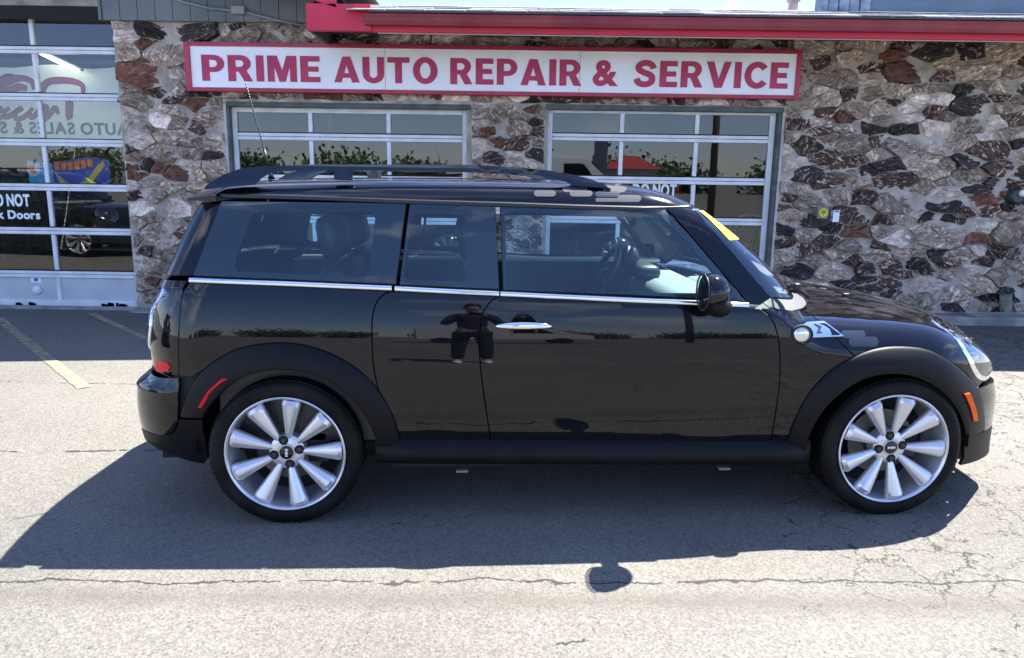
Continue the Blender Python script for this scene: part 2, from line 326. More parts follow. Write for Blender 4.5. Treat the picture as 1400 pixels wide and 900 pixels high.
# power diagram of the wall, clipped cell by cell
def power_cells(x0, x1, z0, z1, target, sx, seed):
    rg = np.random.RandomState(seed); pts = []; tries = 0
    # dart throwing with mixed radii
    while tries < 9000:
        tries += 1
        p = (rg.uniform(x0, x1) * sx, rg.uniform(z0, z1)); r = target * (.50 + 1.0 * rg.rand() ** 1.8)
        if all((p[0] - q[0]) ** 2 + (p[1] - q[1]) ** 2 > ((r + q[2]) * .80) ** 2 for q in pts): pts.append((p[0], p[1], r))
    A = np.array(pts); cells = []
    for i, (px, pz, r) in enumerate(pts):
        poly = [(x0 * sx, z0), (x1 * sx, z0), (x1 * sx, z1), (x0 * sx, z1)]
        d = np.hypot(A[:, 0] - px, A[:, 1] - pz); order = np.argsort(d)[1:22]
        for j in order:
            qx, qz, s = pts[j]; nx, nz_ = qx - px, qz - pz; dd = nx * nx + nz_ * nz_
            t = .5 + (r * r - s * s) / (2 * dd); t = min(max(t, .15), .85); mxp = px + nx * t; mzp = pz + nz_ * t; new = []
            for a, b in zip(poly, poly[1:] + poly[:1]):
                fa = (a[0] - mxp) * nx + (a[1] - mzp) * nz_; fb = (b[0] - mxp) * nx + (b[1] - mzp) * nz_
                if fa <= 0: new.append(a)
                if fa * fb < 0: u = fa / (fa - fb); new.append((a[0] + (b[0] - a[0]) * u, a[1] + (b[1] - a[1]) * u))
            poly = new
            if len(poly) < 3: break
        if len(poly) >= 3: cells.append([(a / sx, b) for a, b in poly])
    return cells
def area(p): return .5 * abs(sum(a[0] * b[1] - b[0] * a[1] for a, b in zip(p, p[1:] + p[:1])))
def warp(p):
    q = Vector((p[0] * 5.2, p[1] * 7.5, 3.3)); n1 = noise.noise_vector(q); n2 = noise.noise_vector(q * 2.7)
    n3 = noise.noise_vector(q * 7.0); return np.array([p[0] + .034 * n1.x + .018 * n2.x + .008 * n3.x, p[1] + .022 * n1.z + .014 * n2.z + .007 * n3.z])
def stone_geo(poly, rg, box_):
    P = np.array(poly); Q = []
    for i in range(len(P)):
        p, q = P[i], P[(i + 1) % len(P)]; L = np.linalg.norm(q - p); k = max(1, int(round(L / .045))); k = min(k, 5)
        if L < .02: continue
        a = min(.12, .006 / L); ts = [a] + [a + (1 - 2 * a) * j / k for j in range(1, k)] + [1 - a]
        Q += [p * (1 - t) + q * t for t in ts]
    if len(Q) < 5: Q = list(P)
    x0, x1, z0, z1 = box_
    W = np.array([warp(p) for p in Q]); W[:, 0] = np.clip(W[:, 0], x0, x1); W[:, 1] = np.clip(W[:, 1], z0, z1)
    c = W.mean(0); sh = .0015 + .0055 * rg.rand() ** 1.6
    r = np.linalg.norm(W - c, axis=1, keepdims=True); P = c + (W - c) * np.maximum(1 - sh / np.maximum(r, .02), .3)
    n = len(P); rm = np.sqrt(max(area([tuple(q) for q in P]), 1e-4) / math.pi)
    dep = min(.016 + .30 * rm * (.25 + .75 * rg.rand()), .06); tilt = rg.normal(0, .30, 2); ph = rg.rand() * 100; rid = rg.rand() * math.pi; rd = np.array([math.cos(rid), math.sin(rid)])
    V = []
    for s, h, j in ((1.0, -.012, 0), (.955, .62, .002), (.72, .90, .006), (.38, 1.0, .007)):
        for k in range(n):
            q = c + (P[k] - c) * s; w = q - c
            hh = dep * h + ((tilt @ w) + .010 * math.copysign(1, math.sin((w @ rd) * 60 + ph)) * (s < .9) + .012 * noise.noise(Vector((q[0] * 18 + ph, q[1] * 30, 0)))) * (h > 0) + rg.normal(0, 1) * j
            V.append((q[0] - c[0], -min(max(hh, -.002), .085) if h > 0 else .004, q[1] - c[1]))
    V.append((0, -dep - rg.normal(0, .006), 0)); F = []
    for L_ in range(3):
        for k in range(n): F.append((L_ * n + k, L_ * n + (k + 1) % n, (L_ + 1) * n + (k + 1) % n, (L_ + 1) * n + k))
    for k in range(n): F.append((3 * n + k, 3 * n + (k + 1) % n, 4 * n))
    return V, F, c
cells = []
for reg in ((-3.99, -2.945, .02, 2.86, .098, .52, 3), (-.47, .268, .02, 2.13, .10, .6, 5), (2.655, 6.6, .10, 2.86, .096, .46, 8), (-2.945, -.47, 2.14, 2.86, .105, .62, 9), (-.47, 2.655, 2.14, 2.86, .105, .62, 10)):
    cells += [(c, reg[:4]) for c in power_cells(*reg)]
cells = [c for c in cells if area(c[0]) > .0014]
def shown(c):
    x = sum(p[0] for p in c) / len(c); z = sum(p[1] for p in c) / len(c)
    return not (-3.2 < x < 2.68 and 2.27 < z < 2.6) and x < 5.45
cells.sort(key=lambda c: -area(c[0]) * (1 if shown(c[0]) else .05))
rg = np.random.RandomState(4); rest = bmesh.new(); nst = 0
for c, bx_ in cells:
    V, F, cc = stone_geo(c, rg, bx_); wt_ = WT * (np.array([.6, .5, 1.5, 1.1, .9, 1.5]) if cc[0] < 0 else np.array([1.35, 1.25, .95, .85, .9, .8])); mi = rg.choice(len(STONE), p=wt_ / wt_.sum())
    if mi == 2 and area(c) > .09: mi = 3
    if nst < 296:
        o = mesh('stone', V, F, STONE[mi], wl, smooth=False, recalc=False); o.location = (cc[0], 7.755, cc[1]); nst += 1
        me = o.data
        me.polygons.foreach_set('use_smooth', [True] * len(me.polygons)); me.set_sharp_from_angle(angle=R(18))
    else:
        vs = [rest.verts.new((v[0] + cc[0], v[1] + 7.755, v[2] + cc[1])) for v in V]
        for f in F:
            fc = rest.faces.new([vs[i] for i in f]); fc.material_index = int(mi)
me = bpy.data.meshes.new('small_stones')
for s in STONE: me.materials.append(s)
rest.to_mesh(me); rest.free(); o = link('small_stones', me, None, wl); tag(o, kind='stuff'); print('stones', nst, len(cells))

# sectional doors: lites in an aluminium frame
WINGLASS = glass_mat('door_glass', (.90, .94, .93), 0, .022, 1.35)
PANELM = vary(M_('pale_blue_grey_door_panel', (.48, .53, .55), .5), (.42, .47, .49), (.53, .58, .60), 3, 6, rough=(.4, .6))
def sect_door(x0, xs, x1, rails, z0, z1, panel_top, label=None):
    "xs: inner stiles, rails: heights of the rails between sections, y = 7.86"
    d = B(box('garage_door', x0, x0 + .055, 7.83, 7.875, z0, z1, ALUMF, bev=.004)); d['label'] = label
    mb = MB(); mb.box(x1 - .055, x1, 7.83, 7.875, z0, z1, .004); mb.build('stile', ALUMF, d)
    for z in rails:
        mb = MB(); mb.box(x0 + .056, x1 - .056, 7.826, 7.875, z - .036, z - .002, .006); mb.box(x0 + .056, x1 - .056, 7.832, 7.875, z + .002, z + .034, .006)
        mb.build('rail', ALUMF, d)
        box('weather_strip', x0 + .056, x1 - .056, 7.836, 7.87, z + .036, z + .044, DARK, d)
    box('rail', x0 + .056, x1 - .056, 7.83, 7.875, z1 - .05, z1, ALUMF, d, .005)
    zz = sorted([z0] + [r for r in rails] + [z1]); cols = [x0 + .028] + xs + [x1 - .028]
    for i in range(len(zz) - 1):
        a, b = zz[i] + .046, zz[i + 1] - .038
        for s in xs: box('stile', s - .021, s + .021, 7.833, 7.874, a, b, ALUMF, d, .005)
        for p, q in zip(cols, cols[1:]):
            if zz[i + 1] <= panel_top + .01:
                box('panel', p + .022, q - .022, 7.846, 7.866, a + (.03 if i == 0 else 0), b, PANELM, d)
            else:
                mesh('pane', [(p + .0215, 7.856, a - .002), (q - .0215, 7.856, a - .002), (q - .0215, 7.856, b + .002), (p + .0215, 7.856, b + .002)], [(0, 1, 2, 3)], WINGLASS, d)
    if panel_top > 0: box('bottom_rail', x0 + .056, x1 - .056, 7.828, 7.875, z0, z0 + .075, ALUMF, d, .005)
    return d
gd1 = sect_door(-7.55, [-6.63, -5.74, -4.862], -3.985, [2.597, 2.146, 1.697, 1.247, .797, .34], -.01, 2.985, .34, 'tall glazed overhead door at the far left, painted sign reflection behind it')
gd2 = sect_door(-2.915, [-2.113, -1.318], -.51, [1.79, 1.375, .955, .53], -.01, 2.075, .53, 'glazed overhead door under the left half of the sign')
gd3 = sect_door(.29, [1.052, 1.812], 2.60, [1.826, 1.405, .995, .578], -.01, 2.11, .578, 'glazed overhead door under the right half of the sign')
# jambs and lintels
for x0, x1, z in ((-2.932, -2.905, 2.10), (-.52, -.474, 2.10), (.27, .30, 2.115), (2.603, 2.648, 2.115)):
    B(box('door_jamb', x0, x1, 7.755, 7.90, -.02, z, DARKGREEN if x0 > 2 else BEIGE if x0 > -1 else DARKGREEN, bev=.003))
for x0, x1, z in ((-2.931, -.475, 2.10), (.271, 2.647, 2.115)):
    B(box('lintel', x0, x1, 7.74, 7.90, z - .03, z + .02, DARKGREEN, bev=.004))
B(box('lintel', -8.2, -3.99, 7.72, 7.92, 2.99, 3.08, BEIGE, bev=.008)); B(box('lintel', -8.2, -3.99, 7.78, 7.92, 3.082, 3.2, M_('dark_brown_header', (.05, .035, .03), .8)))
# flaking white paint edge of the openings
for x in (-2.945, 2.652):
    mb = MB(); z = .02
    while z < 2.05: h = .12 + random.random() * .2; mb.box(x - .012, x + .006 + random.random() * .008, 7.742, 7.76, z, min(z + h, 2.09)); z += h + .004
    B(mb.build('flaking_paint_edge', M_('flaked_white', (.5, .49, .46), .9)))
# vertical board siding over the left wall
for i in range(12):
    x = -4.065 + i * .1723
    if x > -1.9: break
    B(box('siding_board', x + .003, x + .1693, 7.70, 7.735, 2.862, 3.9, SIDING))
B(box('siding_back', -8.3, -1.85, 7.737, 7.75, 2.87, 3.9, DARK))
B(box('siding_trim', -4.10, -4.07, 7.69, 7.74, 2.862, 3.9, SIDING))
cnd = MB(); cnd.tube([(-3.52, 7.675, 3.12), (-3.25, 7.675, 3.03), (-3.0, 7.675, 2.975), (-2.70, 7.675, 2.955), (-2.35, 7.675, 2.875), (-2.1, 7.675, 2.83)], .011, 8); B(cnd.build('conduit', vary(M_('grey_conduit', (.25, .27, .28), .5), (.2, .22, .23), (.32, .33, .34), 5), smooth=True))
B(MB().box(-2.79, -2.66, 7.65, 7.70, 2.925, 3.0, .006, ).build('junction_box', M_('grey_box', (.3, .32, .33), .5)))
# eave: soffit, fascia, gutter, drip edge, shingles
B(box('soffit', -1.86, 9.0, 6.96, 7.76, 2.765, 2.785, M_('grey_soffit', (.10, .11, .115), .8)))
B(box('fascia', -1.86, 9.0, 6.925, 6.958, 2.648, 2.795, REDP, bev=.003))
B(box('fascia_lip', -1.25, 9.0, 6.958, 6.972, 2.640, 2.652, M_('pale_strip', (.55, .5, .48), .6)))
B(box('fascia_return', -1.862, -1.83, 6.96, 7.72, 2.652, 2.85, M_('dark_return', (.05, .052, .055), .8)))
gp = [(0, 0), (0, .098), (-.012, .104), (-.105, .104), (-.112, .098), (-.108, .09), (-.095, .062), (-.088, .035), (-.07, .0)]
gm = MB(); A_ = []; 
for x, zo in ((-1.34, 0), (9.0, -.0)):
    A_.append([gm.b.verts.new((x, 6.922 + p[0], 2.695 + p[1] * .86 + zo)) for p in gp])
for k in range(len(gp)): gm.b.faces.new((A_[0][k], A_[0][(k + 1) % len(gp)], A_[1][(k + 1) % len(gp)], A_[1][k]))
gm.b.faces.new(A_[0]); gm.b.faces.new(A_[1][::-1]); B(gm.build('gutter', REDG))
B(box('drip_edge', -1.30, 9.0, 6.80, 6.93, 2.788, 2.800, M_('dark_drip_edge', (.05, .05, .055), .5)))
SH = [vary(M_('shingle_%s' % n, c, .9), tuple(v * .75 for v in c), tuple(v * 1.2 for v in c), 30, 4, bump=.5, bscale=90, bdist=.003) for n, c in (('grey', (.30, .29, .28)), ('light', (.40, .39, .37)), ('dark', (.20, .195, .19)))]
SL = .29
rf = B(mesh('roof', [(-1.5, 6.82, 2.802), (9, 6.82, 2.802), (9, 7.30, 2.802 + .48 * SL), (-1.5, 7.30, 2.802 + .48 * SL), (9, 15.2, 2.93), (-1.5, 15.2, 2.93)], [(0, 1, 2, 3), (3, 2, 4, 5)], SH[2]))
nsh = 0; rest = MB()
for row in range(3):
    y = 6.80 + row * .16; x = -1.45 + (row % 2) * .13 - random.random() * .05
    while x < (6.6 if row < 9 else 3.0):
        wd = .23 + random.random() * .12; z = 2.807 + (y - 6.82) * SL; j = random.random() * .004
        vs = [(0, 0, j), (wd - .008, 0, j), (wd - .008, .20, .035 + .015), (0, .20, .035 + .015), (0, 0, .011 + j), (wd - .008, 0, .011 + j), (wd - .008, .20, .044 + .015), (0, .20, .044 + .015)]
        fs = [(3, 2, 1, 0), (4, 5, 6, 7), (0, 1, 5, 4), (1, 2, 6, 5), (3, 0, 4, 7), (2, 3, 7, 6)]
        if nsh < 290 and row < 10:
            mesh('shingle', vs, fs, random.choice(SH), rf, loc=(x, y, z)); nsh += 1
        else:
            q = [rest.b.verts.new((v[0] + x, v[1] + y, v[2] + z)) for v in vs]
            for f in fs: rest.b.faces.new([q[i] for i in f])
        x += wd
tag(rest.build('far_shingles', SH[0], rf), kind='stuff')
# gable rake over the left wing
rk = MB(); 
def rake(y0, y1, zt, th, name, mat, x0=-1.42, x1=-7.5, s=.30):
    q = MB(); pts = [(x0, zt), (x1, zt + (x0 - x1) * s), (x1, zt + (x0 - x1) * s - th), (x0, zt - th)]
    return B(prism(pts, y0, y1).build(name, mat))
rake(6.90, 6.94, 2.985, .145, 'rake_board', REDP, -1.60)
rake(6.87, 6.899, 3.03, .055, 'rake_trim', REDG, -1.36)
rake(6.942, 7.70, 2.97, .025, 'rake_soffit', M_('dark_grey_soffit', (.045, .05, .055), .8), -1.60)
rake(6.86, 9.9, 3.055, .022, 'gable_roof', SH[2], -1.36)
B(box('fascia_box', -1.862, -1.30, 6.90, 6.924, 2.650, 2.872, REDP, bev=.003))
# tarred-over unit on the roof, right, and the vent pipe
BLUEM = vary(M_('blue_grey_painted_metal', (.09, .14, .19), .5), (.075, .12, .165), (.11, .165, .22), 3, 5)
unit = empty('roof_unit', (3.6, 7.6, 2.96), 0, 'dark blue-grey metal roof unit with tarred flashing on the right end of the eave', 'roof unit')
def U(o): o.parent = unit; o.matrix_parent_inverse = Matrix.Translation((-3.6, -7.6, -3.0)); return o
TAR = vary(M_('blue_tarred_flashing', (.22, .27, .33), .6), (.13, .17, .22), (.32, .38, .46), 9, 6, bump=.8, bscale=20, bdist=.02)
U(box('cabinet', 3.17, 7.0, 7.25, 8.6, 2.93, 3.10, BLUEM, bev=.01))
for k in range(5):
    U(box('flashing_sheet', 2.70 + k * .095, 2.788 + k * .095, 7.22 + .01 * (k % 2), 7.32, 2.925 + .004 * (k % 3), 3.16, TAR, bev=.008))
pz = MB()
for k in range(9): pz.box(4.0 + k * .36, 4.352 + k * .36, 7.26, 8.6, 3.102, 3.125 + .01 * (k % 3), .006)
U(pz.build('gravel_stop', SH[1]))
U(box('base_flashing', 2.9, 7.0, 7.0, 7.24, 2.885, 2.925, M_('dark_flashing', (.06, .075, .09), .6), bev=.005))
vp = MB().lathe([(.0, 0), (.045, 0), (.045, .10), (.065, .10), (.065, .15), (0, .15)], 14, 'Z').build('vent_pipe', vary(M_('rusty_pale_pipe', (.5, .42, .38), .7), (.35, .27, .23), (.6, .54, .5), 8), loc=(2.60, 7.6, 3.04 - .05))
tag(vp, 'small pale vent pipe standing up from the shingled roof above the eave', 'vent pipe')
# rest of the building: sides, rear, floor, inside
B(box('side_wall', -8.6, -8.4, 8.0, 15, -.1, 3.0, MORTAR)); B(box('side_wall', 8.8, 9.0, 8.0, 15, -.1, 2.9, MORTAR)); B(box('rear_wall', -8.6, 9.0, 15, 15.2, -.1, 3.0, SHADEW))
B(box('ceiling', -8.39, 8.79, 8.01, 14.99, 2.995, 3.03, SHADEW)); B(box('interior_floor', -8.4, 8.8, 7.77, 14.99, -.06, -.002, M_('shop_floor', (.12, .12, .115), .5)))
B(box('interior_wall', -.30, -.15, 8.02, 14.9, 0, 2.99, SHADEW)); B(box('interior_wall', -3.70, -3.6, 8.02, 14.9, 0, 2.99, SHADEW))

# --- the car's outer skin as a smooth implicit surface (car frame: X forward, Y left(+)/right(-), Z up, metres)
def interp(x, pts):
    xs = np.array([p[0] for p in pts]); ys = np.array([p[1] for p in pts])
    # monotone-ish cubic (Catmull-Rom slopes) so that the surface has no creases
    m = np.zeros(len(xs)); d = np.diff(ys) / np.diff(xs)
    m[1:-1] = np.where(d[:-1] * d[1:] > 0, 2 * d[:-1] * d[1:] / (d[:-1] + d[1:] + 1e-12 * np.sign(d[:-1] + d[1:] + 1e-30)), 0)
    m[0] = d[0]; m[-1] = d[-1]
    x = np.asarray(x, float); i = np.clip(np.searchsorted(xs, x) - 1, 0, len(xs) - 2)
    h = xs[i + 1] - xs[i]; t = (x - xs[i]) / h; tc = np.clip(t, 0, 1)
    v = ((1 + 2 * tc) * (1 - tc) ** 2 * ys[i] + tc * (1 - tc) ** 2 * h * m[i]
         + tc * tc * (3 - 2 * tc) * ys[i + 1] + tc * tc * (tc - 1) * h * m[i + 1])
    return v + np.where(t > 1, (t - 1) * h * m[i + 1], 0) + np.where(t < 0, t * h * m[i], 0)
def smax(a, b, k):
    u = np.maximum(a + k, 0); v = np.maximum(b + k, 0)
    return np.where((a > -k) & (b > -k), np.sqrt(u * u + v * v) - k, np.maximum(a, b))
BELT = [(-2.1, 1.030), (-1.6, 1.012), (-1.22, .998), (-.83, .982), (-.41, .963), (.17, .939), (.6, .926), (.9, .905), (1.2, .90)]
HOOD = [(.3, .915), (.75, .912), (.95, .900), (1.12, .888), (1.37, .869), (1.55, .846), (1.75, .803), (1.9, .755), (2.1, .68)]
NOSE = [(.05, 2.06), (.12, 2.04), (.2, 2.02), (.33, 2.0), (.46, 1.985), (.52, 1.965), (.57, 1.945), (.617, 1.94), (.68, 1.925), (.745, 1.90), (.80, 1.875), (.9, 1.80)]
TAIL = [(.1, -1.72), (.2, -1.84), (.26, -1.955), (.29, -1.985), (.42, -1.995), (.54, -1.985), (.59, -1.935), (.63, -1.912), (.72, -1.917), (.84, -1.90), (.95, -1.872), (1.01, -1.84), (1.1, -1.80)]
ROOF = [(-1.9, 1.27), (-1.65, 1.362), (-1.42, 1.392), (-.9, 1.408), (-.45, 1.411), (-.1, 1.408), (.16, 1.396), (.3, 1.374), (.42, 1.33), (.55, 1.25)]
def side_w(x, z):
    w = .818 - (z - .66) ** 2 / np.where(z > .66, 2.5, 2.3)
    w = w - .016 * x ** 2 - .03 * np.maximum(x - 1.0, 0) ** 2
    return w
def f_tub(x, y, z):
    ay = np.abs(y)
    cab = 1 / (1 + np.exp((x - .78) / .05))                     # 1 beside the cabin, 0 ahead of the screen
    top = interp(x, BELT) * cab + (interp(x, HOOD) - .10 * y * y) * (1 - cab)
    ft = (z - top) * .98
    fs = ay - side_w(x, z)
    k = .012 * cab + .13 * (1 - cab)
    f = smax(ft, fs, k)
    ff = (x - interp(z, NOSE) + .21 * y * y) * .97
    f = smax(f, ff, .16 + .20 / (1 + np.exp(-(ay - .45) / .08)))
    fr = (-x + interp(z, TAIL) + .15 * y * y) * .99
    f = smax(f, fr, .02 + .22 / (1 + np.exp(-(ay - .45) / .06)))
    return np.maximum(f, .155 - z)
def f_green(x, y, z):
    ay = np.abs(y)
    w = .768 - .36 * (z - .96) - .20 * (z - .96) ** 2 - .026 * (x + .4) ** 2
    fs = (ay - w) * .94
    f = smax(fs, (z - interp(x, ROOF) + .055 * y * y), .085)
    ws = (x - (.985 - .90 * (z - .92) - .16 * (z - .92) ** 2) + .34 * y * y - .012) * .72
    f = smax(f, ws, .07)
    rr = (-x - 1.825 + .47 * (z - 1.0) + .14 * y * y) * .9
    f = smax(f, rr, .09)
    return np.maximum(f, interp(x, BELT) - .06 - z)
def f_body(x, y, z):
    return np.minimum(f_tub(x, y, z), f_green(x, y, z))
def solve(o, d, tmax, f=None):
    "outermost crossing of rays o + t d (from outside in, t from tmax down to 0)"
    f = f or f_body
    o = np.asarray(o, float); d = np.asarray(d, float); n = len(o)
    lo = np.zeros(n); hi = np.full(n, float(tmax)); N = 70
    found = np.zeros(n, bool)
    for i in range(N):
        t = tmax * (1 - (i + 1) / N)
        p = o + d * t; ins = f(p[:, 0], p[:, 1], p[:, 2]) < 0
        new = ins & ~found
        lo[new] = t; hi[new] = t + tmax / N; found |= ins
    for _ in range(26):
        m = (lo + hi) / 2; p = o + d * m[:, None]; ins = f(p[:, 0], p[:, 1], p[:, 2]) < 0
        lo = np.where(ins, m, lo); hi = np.where(ins, hi, m)
    return o + d * ((lo + hi) / 2)[:, None]
def normals(P, f=None):
    f = f or f_body; e = 2e-3; g = np.zeros_like(P)
    for i in range(3):
        a = P.copy(); b = P.copy(); a[:, i] += e; b[:, i] -= e
        g[:, i] = f(*a.T) - f(*b.T)
    return g / (np.linalg.norm(g, axis=1)[:, None] + 1e-12)
def par(kind, a, b):
    "surface parameters -> ray"
    a = np.asarray(a, float); b = np.asarray(b, float); z0 = np.zeros_like(a)
    if kind == 'side':  return np.stack([a, z0, b], 1), np.stack([z0, z0 - 1, z0], 1), 1.2
    if kind == 'rear':  return np.stack([z0 - 1.2, z0, b], 1), np.stack([-np.cos(a), -np.sin(a), z0], 1), 1.2
    if kind == 'front': return np.stack([z0 + 1.2, z0, b], 1), np.stack([np.cos(a), -np.sin(a), z0], 1), 1.2
    if kind == 'roll':  return np.stack([a, z0, z0 + 1.0], 1), np.stack([z0, -np.cos(b), np.sin(b)], 1), 1.0
    if kind == 'hood':  return np.stack([a, z0, z0 + .35], 1), np.stack([z0, -np.cos(b), np.sin(b)], 1), 1.2
    if kind == 'nose':  # spherical about the middle of the front wheels
        return np.stack([z0 + 1.2, z0, z0 + .35], 1), np.stack([np.cos(b) * np.cos(a), -np.cos(b) * np.sin(a), np.sin(b)], 1), 1.3
def inv(kind, P):
    x, y, z = P.T
    if kind == 'side': return x, z
    if kind == 'rear': return np.arctan2(-y, -(x + 1.2)), z
    if kind == 'front': return np.arctan2(-y, x - 1.2), z
    if kind == 'roll': return x, np.arctan2(z - 1.0, -y)
    if kind == 'hood': return x, np.arctan2(z - .35, -y)
    if kind == 'nose':
        return np.arctan2(-y, x - 1.2), np.arctan2(z - .35, np.hypot(x - 1.2, y))
_N = np.array([.64, 0, .7684]); _U = np.array([-.7684, 0, .64]); _R = np.array([0, -1., 0]); _O = np.array([1.15, 0, .35])
_par0, _inv0 = par, inv
def par(kind, a, b):
    if kind == 'snout':     # stereographic fan of rays about the up-forward direction: bonnet, lamps
        a = np.asarray(a, float); b = np.asarray(b, float); q = (a * a + b * b)[:, None]
        d = (2 * a[:, None] * _R + 2 * b[:, None] * _U + (1 - q) * _N) / (1 + q)
        return np.tile(_O, (len(a), 1)), d, 1.4
    if kind == 'screen':
        a = np.asarray(a, float); b = np.asarray(b, float); z0 = np.zeros_like(a)
        return np.stack([z0 - .2, z0, b], 1), np.stack([np.cos(a), -np.sin(a), z0], 1), 1.6
    return _par0(kind, a, b)
def inv(kind, P):
    if kind == 'snout':
        d = P - _O; d = d / np.linalg.norm(d, axis=1)[:, None]
        n = d @ _N; return (d @ _R) / (1 + n), (d @ _U) / (1 + n)
    if kind == 'screen':
        x, y, z = P.T; return np.arctan2(-y, x + .2), z
    return _inv0(kind, P)

